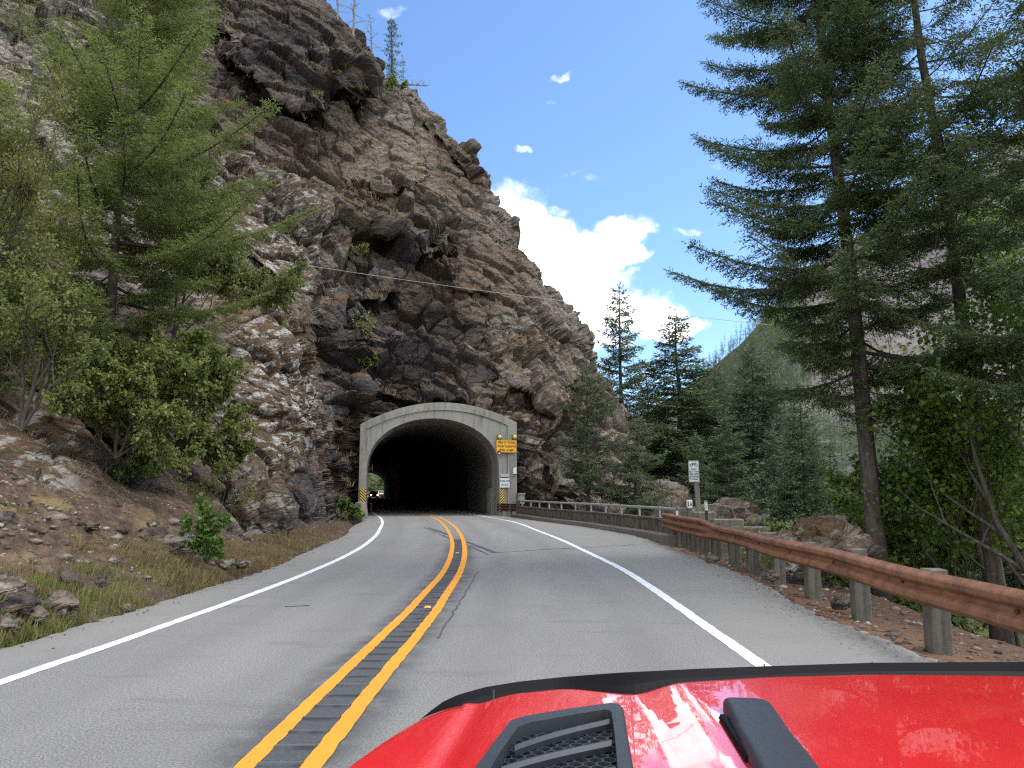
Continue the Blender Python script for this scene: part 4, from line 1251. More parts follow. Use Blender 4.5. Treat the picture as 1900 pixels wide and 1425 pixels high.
def car_paint():
    t = NT("red_car_paint"); c = t.coord()
    fl = t.noise(c, 6, 5, .6)
    t.set(Base_Color=t.ramp(fl, [(.3, (.60, .012, .015)), (.7, (.66, .020, .022))]), Roughness=.32, Specular_IOR_Level=.5, Metallic=.0)
    t.b.inputs["Coat Weight"].default_value = 1.0; t.b.inputs["Coat Roughness"].default_value = .015; t.b.inputs["Coat IOR"].default_value = 1.75
    t.set(Coat_Normal=t.bump(t.noise(c, 9, 2), .012, .01))
    return t.m
M_RED = car_paint()
M_BPLA = plain("black_plastic", (.004, .004, .005), .6, var=.12, scale=60, spec=.12, bump=.001)
M_GPLA = plain("dark_grey_plastic", (.030, .034, .040), .5, var=.10, scale=60, spec=.3, bump=.001)
VENT = [hp(*p) for p in [(944,1340),(1136,1308.5),(1157,1316),(1178,1440),(866,1440)]]
def in_poly(x, y, poly):
    r = np.zeros(x.shape, bool); n = len(poly)
    for i in range(n):
        x1, y1 = poly[i]; x2, y2 = poly[(i + 1) % n]
        c = ((y1 > y) != (y2 > y)) & (x < (x2 - x1) * (y - y1) / (y2 - y1 + 1e-12) + x1); r ^= c
    return r
def make_hood():
    nxx, nyy = 360, 300
    xs = np.linspace(HBX[0], 1.72, nxx); v = np.linspace(0, 1, nyy) ** .8
    X = np.repeat(xs[:, None], nyy, 1); yb = Yb(xs)
    Y = .62 + (yb[:, None] - .62) * v[None]
    Z = hood_z(X.ravel(), Y.ravel()).reshape(X.shape)
    # skirt
    sk = []
    for k, (dy, dz) in enumerate(((.012, -.02), (.018, -.06), (.02, -.30))):
        sk.append(np.stack([xs, yb + dy, Z[:, -1] + dz], 1))
    G3 = np.concatenate([np.stack([X, Y, Z], 2), np.stack(sk, 1)], 1)
    ny2 = nyy + 3
    I = (np.arange(nxx - 1)[:, None] * ny2 + np.arange(ny2 - 1)[None]).ravel()
    Fc = np.stack([I, I + ny2, I + ny2 + 1, I + 1], 1)
    V = G3.reshape(-1, 3)
    c = V[Fc].mean(1)
    cxv, cyv = sum(p[0] for p in VENT) / 5, sum(p[1] for p in VENT) / 5
    shr = [(cxv + (p[0] - cxv) * .93, cyv + (p[1] - cyv) * .95) for p in VENT]
    keep = ~in_poly(c[:, 0], c[:, 1], shr)
    return V - np.array(co), Fc[keep]
V, Fc = make_hood()
link("bonnet", mesh_np("bonnet", V, Fc, True, M_RED), car)
def hv(px, py, dz=0.0):
    x, y = hp(px, py); return Vector((x, y, float(hood_z(np.array([x]), np.array([y]))[0]) + dz)) - co
# wind deflector along the leading edge
TOP = [(735,1372),(800,1319),(822,1303),(850,1290),(900,1276),(960,1266),(1050,1256.5),(1150,1249),(1300,1241.5),(1420,1237),(1620,1230.5),(1900,1229),(2080,1232)]
mb = MB(); xs_ = np.interp(np.linspace(0, 1, 120), np.linspace(0, 1, len(TOP)), [p[0] for p in TOP])
vs = []
for px_i in xs_:
    py_i = float(np.interp(px_i, [p[0] for p in TOP], [p[1] for p in TOP]))
    a, b = ray(px_i, py_i); d = 2.0
    for _ in range(6): d = float(Yb(a * d)) + .02 + .055 * float(sstep(790, 900, px_i))
    t = Vector((float(a) * d, d, CAMH + float(b) * d)) - co
    zb = float(hood_z(np.array([t.x + co.x]), np.array([float(Yb(t.x + co.x)) - .004]))[0])
    bot = Vector((t.x, t.y - .055 * float(sstep(790, 900, px_i)), min(zb - .03, t.z - .004))); mid = Vector((t.x, t.y - .012, (t.z * .6 + bot.z * .4)))
    vs += [bot, mid, t, t + Vector((0, .006, .0)), mid + Vector((0, .008, 0)), bot + Vector((0, .008, 0))]
m = len(xs_)
mb.add(vs, [(i * 6 + k, i * 6 + (k + 1) % 6, (i + 1) * 6 + (k + 1) % 6, (i + 1) * 6 + k) for i in range(m - 1) for k in range(6)])
mb.build("wind_deflector", M_BPLA, car, smooth=False)
for px_, py_ in ((916, 1288), (1421, 1252), (1623, 1247)):
    q = hv(px_, py_); b = MB(); b.tube([q + Vector((0, -.006, 0)), q + Vector((0, .012, .02))], .0022, 6)
    b.build("clip", M_GPLA, car)
# vent
vent = bpy.data.objects.new("hood_vent", None); COL.objects.link(vent); vent.parent = car
def vq(px, py, dz): return hv(px, py, dz)
OUT = [(944,1340),(975,1331),(1060,1318),(1136,1308.5),(1150,1310),(1157,1316),(1165,1365),(1178,1440),(866,1440),(905,1390)]
INN = [(962,1354),(985,1346),(1060,1333),(1122,1323),(1131,1324),(1135,1328),(1141,1370),(1147,1440),(905,1440),(930,1398)]
n = len(OUT); mb = MB()
vs = [vq(*p, .002) for p in OUT] + [vq(*lp, .011) for lp in [tuple(o[i] * .8 + q[i] * .2 for i in (0, 1)) for o, q in zip(OUT, INN)]] + [vq(*p, .010) for p in INN] + [vq(*p, -.035) for p in INN]
mb.add(vs, [(r * n + k, r * n + (k + 1) % n, (r + 1) * n + (k + 1) % n, (r + 1) * n + k) for r in range(3) for k in range(n)])
mb.build("vent_frame", M_GPLA, vent)
mb = MB(); mb.add([vq(*p, -.034) for p in INN], [tuple(range(n))]); mb.build("vent_floor", M_DARK, vent)
def louver(p0, p1, w, nm="louver"):
    mb = MB(); vs = []; m = 14
    for i in range(m):
        t = i / (m - 1); px_ = p0[0] + (p1[0] - p0[0]) * t; py_ = p0[1] + (p1[1] - p0[1]) * t + 9 * (1 - t) ** 3
        q = vq(px_, py_, 0)
        for dy, dz in ((-.011, -.014), (-.013, -.002), (-.004, .005), (.006, .003), (.009, -.010)): vs.append(q + Vector((0, dy * w, dz)))
    mb.add(vs, [(i * 5 + k, i * 5 + (k + 1) % 5, (i + 1) * 5 + (k + 1) % 5, (i + 1) * 5 + k) for i in range(m - 1) for k in range(5)] + [(0, 1, 2, 3, 4), tuple(5 * (m - 1) + k for k in range(5))[::-1]])
    return mb.build(nm, M_GPLA, vent, smooth=False)
louver((955, 1374), (1130, 1336), 1.0); louver((930, 1414), (1134, 1375), 1.1); louver((905, 1462), (1142, 1425), 1.2)
hx = MB()
cxs = [hp(900, 1430), hp(1150, 1330)]
r = .0155
x0, x1 = hp(890, 1440)[0], hp(1150, 1340)[0]; y0, y1 = hp(900, 1440)[1], hp(1100, 1335)[1]
innp = [hp(*p) for p in INN]
j = 0; y = y0
while y < y1:
    x = x0 + (j % 2) * r * .87
    while x < x1:
        if bool(in_poly(np.array([x]), np.array([y]), innp)[0]):
            z = float(hood_z(np.array([x]), np.array([y]))[0]) - .014
            ri, ro = [], []
            for k in range(6):
                a = math.pi / 6 + k * math.pi / 3
                ri.append(Vector((x + .82 * r * math.cos(a), y + .82 * r * math.sin(a), z)) - co); ro.append(Vector((x + 1.0 * r * math.cos(a), y + 1.0 * r * math.sin(a), z)) - co)
            dn = Vector((0, 0, -.008))
            vs = ri + ro + [v + dn for v in ri]
            hx.add(vs, [(k, (k + 1) % 6, 6 + (k + 1) % 6, 6 + k) for k in range(6)] + [(k, 12 + k, 12 + (k + 1) % 6, (k + 1) % 6) for k in range(6)])
        x += r * 1.74
    y += r * 1.5; j += 1
hx.build("honeycomb_mesh", M_GPLA, vent, fix=False)
# rubber stop
s0, s1 = hv(1380, 1330), hv(1446, 1445)
def rubber():
    mb = MB(); nL = 18; prof = []
    for k in range(15):
        a = math.pi * k / 14; prof.append((-.050 * math.copysign(abs(math.cos(a)) ** .35, math.cos(a)), .040 * abs(math.sin(a)) ** .38))
    ax = (s1 - s0); ax.z = 0; ax.normalize(); sd_ = Vector((-ax.y, ax.x, 0)) * -1
    L = (s1 - s0).length + .25; vs = []
    for i in range(nL):
        t = i / (nL - 1); q = s0 + ax * (L * t)
        q.z = float(hood_z(np.array([q.x + co.x]), np.array([q.y + co.y]))[0]) - co.z - .006
        k = .82 + .18 * min(1, (t / .08)) ** .5; hgt = .35 + .65 * min(1, t / .10) ** .5
        for x, z in prof: vs.append(q + sd_ * (x * k) + Vector((0, 0, z * hgt * (1 - .12 * math.exp(-((t - .42) / .12) ** 2)))))
    m = len(prof)
    mb.add(vs, [(i * m + j, i * m + j + 1, (i + 1) * m + j + 1, (i + 1) * m + j) for i in range(nL - 1) for j in range(m - 1)] + [tuple(range(m)), tuple((nL - 1) * m + j for j in range(m))[::-1]])
    return mb
rubber().build("bonnet_stop", M_GPLA, car, smooth=True)
bk_ = MB(); q0_, q1_ = hv(1342, 1356, .004), hv(1392, 1440, .004)
bk_.tube([q0_, q1_], .009, 6); bk_.build("stop_bracket", M_BPLA, car)
# front end below the bonnet, so the car stands on the road
b = MB(); b.box((0, .62, .82), (1.66, 1.7, .34), bev=.05); b.build("front_body", M_RED, car)
b = MB(); b.box((0, 1.72, .58), (1.70, .22, .22), bev=.04); b.build("bumper", M_BPLA, car)
for sx in (-1, 1):
    w = MB(); w.tube([(sx * .92, .85, .40), (sx * .66, .85, .40)], .40, 24); w.build("wheel", plain("car_tyre", (.02, .02, .02), .85), car)
# ================================================================ trees and plants
def leaf_mat(name, a, b, trans=.35, rough=.5, dead=None, scale=1.2):
    t = NT(name); c = t.coord()
    oi = t.new("ShaderNodeObjectInfo").outputs["Random"]
    n = t.noise(c, scale, 4, .6); r = t.new("ShaderNodeNewGeometry").outputs["Random Per Island"]
    f = t.math("ADD", t.math("MULTIPLY", n, .6), t.math("MULTIPLY", r, .4))
    col = t.ramp(f, [(.28, a), (.68, b)])
    if dead is not None:
        dn = t.math("ADD", t.noise(c, .55, 3, .5), t.math("MULTIPLY", r, .06))
        col = t.mix(t.mrange(dn, .70, .74), col, dead)
    hs = t.new("ShaderNodeHueSaturation"); t.put(hs.inputs["Color"], col); t.put(hs.inputs["Value"], t.mrange(oi, 0, 1, .88, 1.14, False))
    col = hs.outputs[0]
    t.set(Base_Color=col, Roughness=rough, Specular_IOR_Level=.35)
    tr = t.new("ShaderNodeBsdfTranslucent"); t.put(tr.inputs[0], t.mix(.5, col, b))
    mx = t.new("ShaderNodeMixShader"); mx.inputs[0].default_value = trans
    t.l.new(t.b.outputs[0], mx.inputs[1]); t.l.new(tr.outputs[0], mx.inputs[2])
    t.l.new(mx.outputs[0], t.n["Material Output"].inputs[0])
    return t.m
def bark_mat(name, a, b):
    t = NT(name); c = t.coord()
    n = t.noise(t.mapping(c, (6, 6, 1.1)), 1.6, 7, .7); l = t.noise(c, 7, 4, .6)
    col = t.ramp(n, [(.3, a), (.65, b)])
    col = t.mix(t.math("MULTIPLY", t.mrange(l, .58, .68), .6), col, (.20, .21, .18))
    t.set(Base_Color=col, Roughness=.95, Specular_IOR_Level=.15, Normal=t.bump(n, .9, .03))
    return t.m
M_BARK = bark_mat("fir_bark", (.030, .024, .020), (.105, .086, .074))
M_BARK2 = bark_mat("maple_bark", (.028, .024, .018), (.095, .082, .064))
M_SNAG = bark_mat("dead_wood", (.10, .085, .075), (.30, .27, .24))
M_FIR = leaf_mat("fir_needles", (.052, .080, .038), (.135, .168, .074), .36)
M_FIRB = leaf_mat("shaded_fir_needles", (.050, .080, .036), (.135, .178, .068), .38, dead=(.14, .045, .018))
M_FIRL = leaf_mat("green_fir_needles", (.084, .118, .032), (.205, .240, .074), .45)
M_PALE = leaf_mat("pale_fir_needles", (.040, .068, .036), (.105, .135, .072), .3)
M_MAPLE = leaf_mat("maple_leaves", (.054, .096, .015), (.15, .215, .036), .5, .42)
M_BUSH = leaf_mat("bush_leaves", (.088, .124, .028), (.23, .255, .075), .48, .5)
M_YELL = leaf_mat("yellowing_leaves", (.085, .105, .022), (.22, .22, .055), .42, .5)
M_GLOSS = leaf_mat("bright_leaves", (.045, .095, .016), (.125, .20, .038), .4, .4)
M_DRY = leaf_mat("dry_grass", (.12, .09, .04), (.28, .215, .10), .3, .8)
M_GRASS = leaf_mat("verge_grass", (.075, .112, .022), (.20, .235, .062), .4, .7)

def frames(D, up=(0, 0, 1)):
    D = D / (np.linalg.norm(D, axis=1)[:, None] + 1e-9)
    S = np.cross(D, np.array(up)); l = np.linalg.norm(S, axis=1)
    S[l < 1e-3] = (1, 0, 0); S /= np.linalg.norm(S, axis=1)[:, None]
    return D, S, np.cross(S, D)

def diamonds(P, D, S, L, Wd):
    """thin leaf-like quads: base P, direction D, side S, length L, width Wd"""
    n = len(P); L = np.broadcast_to(L, (n,))[:, None]; Wd = np.broadcast_to(Wd, (n,))[:, None]
    V = np.stack([P, P + D * L * .45 - S * Wd * .5, P + D * L, P + D * L * .45 + S * Wd * .5], 1).reshape(-1, 3)
    return V, (np.arange(n)[:, None] * 4 + np.arange(4)[None])

def conifer_mesh(seed, H, R, crown0=.08, nb=70, droop=.35, up=.15, tw_step=.16, tw_len=.55, need=.16, needw=.035, pow_=.8, lean=(0, 0), gap=.12, trunk_r=None, tip=.0, shape=None, asym=None, sub=None, dens=.42):
    """returns (crown verts, faces), (wood verts, faces)"""
    g = np.random.default_rng(seed)
    wood = MB(); CV = []; 
    r0 = trunk_r or H * .011 + .05
    K = 12
    tp = [Vector((lean[0] * (k / K) ** 1.3 * H + .012 * H * math.sin(k * 1.3 + seed) * (k / K) * .4, lean[1] * (k / K) ** 1.3 * H, k / K * H)) for k in range(K + 1)]
    wood.tube(tp, [r0 * (1 - .93 * (k / K)) * (1.35 if k == 0 else 1) for k in range(K + 1)], 9)
    def trunk(h):
        q = min(max(h / H * K, 0), K - .001); i = int(q); return tp[i].lerp(tp[i + 1], q - i)
    PP, DD, SS, LL = [], [], [], []
    for i in range(nb):
        f = crown0 + (1 - crown0) * (i + g.random()) / nb
        h = f * H
        if f > .985: continue
        az = i * 2.399 + g.normal(0, .35)
        prof = shape(f) if shape else max(.04, (1 - f) ** pow_) * min(1, .45 + (f - crown0) * 3.2)
        if g.random() < gap: prof *= .5
        L = R * prof * g.uniform(.72, 1.12)
        if asym is not None: L *= 1 + asym[0] * math.cos(az - asym[1])
        L = max(L, .12)
        base = trunk(h)
        rise = (up - droop * (1 - f)) + g.normal(0, .06)
        n = max(5, int(L / .14))
        pts = []
        for k in range(n + 1):
            s = k / n
            rr = L * s
            z = L * (rise * s + (.10 + .22 * (1 - f)) * s * s * (.9 if droop > .2 else .3)) - L * .06 * math.sin(s * 3)
            a2 = az + .10 * math.sin(s * 2 + i)
            pts.append(base + Vector((math.cos(a2) * rr, math.sin(a2) * rr, z)))
        wood.tube(pts[::max(1, n // 5)] + ([pts[-1]] if (n % max(1, n // 5)) else []), [max(.004, .012 * L * (1 - k / 8)) for k in range(len(pts[::max(1, n // 5)]) + (1 if (n % max(1, n // 5)) else 0))], 4, cap=False)
        P = np.array([tuple(p) for p in pts])
        # twigs both sides along the branch
        m = max(3, int(L * .92 / tw_step))
        t = np.repeat(np.linspace(.12 if L < 1.5 else .2, 1.0, m), 2)
        t = np.clip(t + g.normal(0, .25 / m, len(t)), .05, 1)
        sgn = np.tile([1, -1], m)
        q = t * n; i0 = np.clip(q.astype(int), 0, n - 1); fr = (q - i0)[:, None]
        bp = P[i0] * (1 - fr) + P[i0 + 1] * fr
        bd = P[i0 + 1] - P[i0]; bd, bs, bu = frames(bd)
        ang = g.uniform(.75, 1.15, len(t))
        tl = tw_len * np.clip(1.15 - t * .85, .15, 1) * (.45 + .55 * min(1, L / 2.2)) * g.uniform(.6, 1.2, len(t)) * (.6 + .4 * sstep(0, .35, t))
        td = bd * np.cos(ang)[:, None] + bs * (sgn * np.sin(ang))[:, None] + bu * g.normal(-.05, .16, len(t))[:, None]
        td[:, 2] -= .10 + .18 * droop
        PP.append(bp); DD.append(td); LL.append(tl); 
        # a leader continuing the branch tip
        PP.append(P[-2:-1]); DD.append((P[-1] - P[-2])[None]); LL.append(np.array([tw_len * .45]))
    # leader shoots at the top
    PP.append(np.array([tuple(trunk(H * .97))])); DD.append(np.array([[0, 0, 1.0]])); LL.append(np.array([H * .04 + .2]))
    PP = np.concatenate(PP); DD = np.concatenate(DD); LL = np.concatenate(LL)
    DD, S, U = frames(DD)
    if sub:                                                # side shoots on the twigs
        ks = np.maximum(1, (LL / sub).astype(int)); ix = np.repeat(np.arange(len(LL)), ks)
        q = (np.concatenate([np.arange(k) for k in ks]) + g.uniform(.2, .9, len(ix))) / np.repeat(ks, ks)
        sn = np.where(g.random(len(ix)) < .5, 1, -1); an = g.uniform(.6, 1.1, len(ix))
        P2 = PP[ix] + DD[ix] * (LL[ix] * q)[:, None]
        D2 = DD[ix] * np.cos(an)[:, None] + S[ix] * (sn * np.sin(an))[:, None] + U[ix] * g.normal(-.02, .28, len(ix))[:, None]
        D2[:, 2] -= .15
        PP = np.concatenate([PP, P2]); LL = np.concatenate([LL, LL[ix] * .5 * (1.1 - .7 * q) + .4 * need])
        DD, S, U = frames(np.concatenate([DD, D2]))
    # needle sprays along every twig
    ns = np.maximum(2, (LL / (need * dens)).astype(int))
    idx = np.repeat(np.arange(len(LL)), ns)
    st = np.concatenate([np.arange(k) for k in ns]) / np.repeat(ns, ns)
    sg = np.where(np.concatenate([np.arange(k) for k in ns]) % 2 == 0, 1, -1)
    P = PP[idx] + DD[idx] * (LL[idx] * st)[:, None]
    a = g.uniform(.45, .95, len(idx)) * (1 - .5 * st)
    D = DD[idx] * np.cos(a)[:, None] + S[idx] * (sg * np.sin(a))[:, None] + U[idx] * g.normal(.05, .35, len(idx))[:, None]
    D[:, 2] -= .12
    D /= np.linalg.norm(D, axis=1)[:, None]
    sd = np.cross(D, U[idx] + g.normal(0, .5, (len(idx), 3))); sd /= np.linalg.norm(sd, axis=1)[:, None] + 1e-9
    V, Fq = diamonds(P, D, sd, need * g.uniform(.7, 1.3, len(idx)), needw * g.uniform(.7, 1.3, len(idx)))
    return (V, Fq), wood

def conifer(name_label, cat, loc, seed, H, R, mat=M_FIR, bark=M_BARK, group=None, rotz=0, name="conifer_tree", **kw):
    (V, Fq), wood = conifer_mesh(seed, H, R, **kw)
    t = thing(name, name_label, cat, loc, rotz, group)
    link("crown", mesh_np("crown", V, Fq, False, mat), t)
    wood.build("trunk", bark, t, smooth=True, fix=False)
    return t

LEAFS = {
 "maple": (np.array([(0, 0), (.30, .02), (.52, .22), (.34, .36), (.50, .62), (.22, .58), (0, 1.0), (-.22, .58), (-.50, .62), (-.34, .36), (-.52, .22), (-.30, .02)]),),
 "oval": (np.array([(0, 0), (.25, .25), (.30, .5), (.17, .8), (0, 1.0), (-.17, .8), (-.30, .5), (-.25, .25)]),),
}
def leaves(P, D, N, size, kind):
    """flat-ish leaves: base P, direction D, normal N"""
    sh = LEAFS[kind][0]; k = len(sh); n = len(P)
    D = D / (np.linalg.norm(D, axis=1)[:, None] + 1e-9)
    S = np.cross(D, N); S /= np.linalg.norm(S, axis=1)[:, None] + 1e-9
    N = np.cross(S, D); size = np.broadcast_to(size, (n,))[:, None, None]
    fold = .25
    V = P[:, None] + size * (D[:, None] * sh[None, :, 1:2] + S[:, None] * sh[None, :, 0:1] + N[:, None] * (fold * np.abs(sh[None, :, 0:1]) - .15 * sh[None, :, 1:2] ** 2))
    return V.reshape(-1, 3), np.arange(n)[:, None] * k + np.arange(k)[None]

def broadleaf_mesh(seed, stems, levels=3, ext=.8, leaf=.11, kind="oval", per=26, spread=.55, droop=.25, tipr=.006, clump=.35):
    """stems: list of (base, tip, radius). Splits into limbs and twigs; leaves in loose clumps at the twig ends."""
    g = np.random.default_rng(seed); wood = MB(); LP, LD, LN = [], [], []
    def grow(p, d, L, r, lv):
        n = 5; pts = [p]; dd = d.normalized()
        for k in range(n):
            dd = (dd + Vector(g.normal(0, .13, 3).tolist()) + Vector((0, 0, .05))).normalized(); pts.append(pts[-1] + dd * L / n)
        wood.tube(pts, [max(tipr, r * (1 - .55 * k / n)) for k in range(n + 1)], 6 if lv >= 2 else 4, cap=False)
        if lv <= 0:
            c = np.array([tuple(q) for q in pts])
            m = per
            t = g.random(m) ** .7
            q = t * n; i0 = np.clip(q.astype(int), 0, n - 1); fr = (q - i0)[:, None]
            P = c[i0] * (1 - fr) + c[i0 + 1] * fr + g.normal(0, clump * L, (m, 3)) * .5
            LP.append(P); D = g.normal(0, 1, (m, 3)); D[:, 2] -= .5; LD.append(D)
            N = g.normal(0, .55, (m, 3)); N[:, 2] += 1; LN.append(N)
            return
        kids = 3 + int(g.random() * 2)
        for k in range(kids):
            t = .35 + .65 * (k + g.random() * .6) / kids; q = min(int(t * n), n - 1); b = pts[q].lerp(pts[q + 1], t * n - q if t * n - q <= 1 else 1)
            az = g.random() * 6.283
            side = dd.orthogonal().normalized(); side = Matrix.Rotation(az, 3, dd) @ side
            nd = (dd * (1 - spread * .6) + side * spread * g.uniform(.8, 1.4) + Vector((0, 0, .12 - droop * .3 * g.random()))).normalized()
            grow(b, nd, L * g.uniform(.45, .68), r * .52, lv - 1)
        grow(pts[-1], dd, L * .5, r * .45, lv - 1)
    for b, tip, r in stems:
        b, tip = Vector(b), Vector(tip)
        grow(b, tip - b, (tip - b).length * ext, r, levels)
    P = np.concatenate(LP); D = np.concatenate(LD); N = np.concatenate(LN)
    V, Fq = leaves(P, D, N, leaf * g.uniform(.6, 1.25, len(P)), kind)
    return (V, Fq), wood

def broadleaf(label, cat, loc, seed, stems, mat, bark=M_BARK2, name="broadleaf_tree", group=None, stem_name="trunk", crown_name="crown", **kw):
    (V, Fq), wood = broadleaf_mesh(seed, stems, **kw)
    t = thing(name, label, cat, loc, 0, group)
    link(crown_name, mesh_np("crown", V, Fq, False, mat), t)
    wood.build(stem_name, bark, t, smooth=True, fix=False)
    return t
def tz(x, y): return float(hterrain(np.array([float(x)]), np.array([float(y)]))[0])
def px_at(px, d):
    a, _ = ray(px, 911); return float(a) * d
def z_at(py, d, px=950):
    _, b = ray(px, py); return CAMH + float(b) * d
# ------------------------------------------------ big firs on the right
def fir_right(label, px_base, px_top, py_top, d, R, seed, trunk_px, **kw):
    x = px_at(px_base, d); z = tz(x, d) - .15
    Hh = kw.pop("H")
    xt = px_at(px_top, d)                                # where the stem is at py_top
    zt = z_at(py_top, d)
    a, b = ray(px_top, py_top); xt = float(a) * d
    lean = (xt - x) / Hh * (Hh / max(1, (zt - z))) 
    return conifer(label, "tree", (x, d, z), seed, Hh, R, trunk_r=trunk_px / 2 * d / F, lean=(lean * .8, 0), name="fir_tree", **kw)
def near_shape(lo, hi):
    def f(q):
        return (max(.05, (1 - q)) ** .75) * float(sstep(lo - .03, lo + .06, q)) * .95 + .06
    return f
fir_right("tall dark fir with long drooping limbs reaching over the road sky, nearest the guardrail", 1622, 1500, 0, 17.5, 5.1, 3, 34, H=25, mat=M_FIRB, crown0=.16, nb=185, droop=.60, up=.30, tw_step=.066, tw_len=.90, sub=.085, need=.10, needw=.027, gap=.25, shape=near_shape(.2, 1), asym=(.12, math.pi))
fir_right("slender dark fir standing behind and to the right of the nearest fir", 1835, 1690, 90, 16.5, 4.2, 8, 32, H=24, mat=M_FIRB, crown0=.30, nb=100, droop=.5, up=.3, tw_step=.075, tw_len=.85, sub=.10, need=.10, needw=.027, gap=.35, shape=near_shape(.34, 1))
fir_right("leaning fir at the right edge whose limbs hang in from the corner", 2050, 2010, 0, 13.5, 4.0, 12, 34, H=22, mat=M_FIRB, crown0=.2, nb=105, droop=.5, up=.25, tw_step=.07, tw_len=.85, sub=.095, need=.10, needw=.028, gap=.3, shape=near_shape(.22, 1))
# ------------------------------------------------ maples below them
def maple(label, px, d, tips, seed, r=.09, leaf=.105, **kw):
    x = px_at(px, d); z = tz(x, d) - .1
    stems = [((0, 0, 0), (float(ray(a, b)[0]) * (d + dd) - x, dd, z_at(b, d + dd) - z), r * k) for a, b, dd, k in tips]
    return broadleaf(label, "tree", (x, d, z), seed, stems, M_MAPLE, name="maple_tree", kind="maple", leaf=leaf, per=60, levels=3, clump=.4, **kw)
maple("leafy maple with dark leaning stems between the two firs behind the guardrail", 1868, 16.5, [(1740, 830, 1.0, 1.0), (1790, 800, 1.5, .8), (1740, 930, 1.5, .7)], 21)
maple("broad maple filling the right edge below the hanging fir limbs", 1990, 14.5, [(1900, 760, .5, 1), (1990, 700, -.5, .8)], 22)
maple("low maple sprays between the mossy boulder and the forked trunks", 1790, 19, [(1740, 975, .5, .7), (1680, 955, 1.5, .6), (1800, 930, 1, .6)], 23, r=.05)
maple("tall sunlit maple behind the slender fir, its crown at the picture's right edge", 1985, 24, [(1960, 500, 0, 1), (1920, 560, 1, .8), (2010, 440, 1, .8)], 25, r=.14, leaf=.17, spread=.32)
# a second bare stem leaning with the maple
# ------------------------------------------------ mid-distance conifers
lab_mid = [
 # px base, py top, px top, depth, R, mesh, label
 (1148, 527, 78, 5.2, 0, "thin-crowned conifer with open rungs of limbs standing against the cloud behind the bluff's shoulder"),
 (1254, 578, 62, 5.6, 1, "full dark conifer right of the open-crowned one, its tip under the cable"),
 (1200, 690, 70, 4.2, 2, "conifer tucked between the open-crowned tree and the full dark one"),
 (1325, 668, 66, 4.6, 3, "dark conifer just right of the full one, above the bicycle sign"),
 (1392, 640, 60, 4.6, 1, "pale green conifer tallest over the delineator posts"),
 (1432, 790, 48, 3.2, 3, "soft grey-green conifer behind the mossy boulder"),
 (1482, 705, 34, 2.5, 2, "young green conifer nearest behind the rail, left of the mossy boulder"),
 (1350, 760, 40, 3.2, 0, "slim conifer behind the rail bend, left of the young green one"),
 (1290, 800, 52, 3.2, 2, "small dark conifer straight behind the bicycle sign"),
 (1665, 800, 72, 5.0, 3, "conifer seen in the gap between the two big firs"),
 (1760, 760, 80, 5.2, 1, "conifer far behind the maples on the right"),
 (1860, 800, 66, 4.6, 2, "conifer behind the maples at the right edge"),
]
for q in [(1275, 735, 92, 4.4, 2, "conifer rising behind the full dark one, its top just right of it"), (1305, 722, 98, 4.6, 1, "far conifer in the band behind the bicycle sign, dull green"),
          (1362, 705, 90, 4.4, 3, "conifer in the second row behind the slim one at the rail bend"), (1412, 690, 104, 4.8, 2, "far hazy conifer between the pale tree and the nearest fir's lowest limbs"),
          (1458, 745, 88, 4.2, 1, "second-row conifer behind the soft grey-green one"), (1500, 770, 96, 4.4, 3, "pale far conifer in the gap left of the nearest fir's trunk"),
          (1538, 815, 76, 3.8, 2, "low conifer beside the nearest fir's trunk, above the mossy boulder"), (1235, 760, 86, 4.0, 3, "conifer filling the gap between the cliff's foot and the full dark one"),
          (1428, 655, 86, 4.6, 0, "open-limbed far conifer whose tip cuts the green ridge left of the nearest fir"), (1340, 690, 82, 4.4, 3, "grey-green conifer between the full dark one and the pale one, in the second row"),
          (1600, 850, 60, 3.2, 1, "low bushy conifer just right of the nearest fir's trunk")]: lab_mid.append(q)
mesh_kw = [dict(nb=120, gap=.1, droop=.10, up=.30, tw_step=.12, tw_len=1.05, sub=.22, need=.26, needw=.09, pow_=.75, crown0=.10),
           dict(nb=160, gap=.1, droop=.25, up=.22, tw_step=.13, tw_len=1.25, sub=.25, need=.26, needw=.09, pow_=.7, crown0=.05),
           dict(nb=160, gap=.15, droop=.30, up=.22, tw_step=.13, tw_len=1.25, sub=.24, need=.26, needw=.09, pow_=.8, crown0=.03),
           dict(nb=140, gap=.2, droop=.30, up=.16, tw_step=.13, tw_len=1.25, sub=.25, need=.26, needw=.09, pow_=.75, crown0=.08)]
HM = 24.0
protos = []
for k, kw in enumerate(mesh_kw):
    (V, Fq), wood = conifer_mesh(100 + k, HM, HM * .2, **kw)
    protos.append((mesh_np("crown", V, Fq, False, None), wood.mesh("trunk", M_BARK, True, False)))
def mid_tree(px, d, ptop, R, k, label, group="conifers beyond the guardrail", mat=None, zb=None, name="conifer_tree"):
    x = px_at(px, d); z = tz(x, d) if zb is None else zb
    Hh = max(3.0, z_at(ptop, d, px) - z)
    # correct the stem position so the tip stands where it was seen
    xt = float(ray(px, ptop)[0]) * d
    t = thing(name, label, "tree", (xt, d, z - .2), (px * 1.7) % 6.28, group)
    me = protos[k][0]
    c = link("crown", me, t); tr = link("trunk", protos[k][1], t)
    s = Hh / HM; rs = 1.35 * R / (HM * .2)
    t.scale = (rs, rs, s)
    return t
for p in protos: p[0].materials.append(M_FIR)
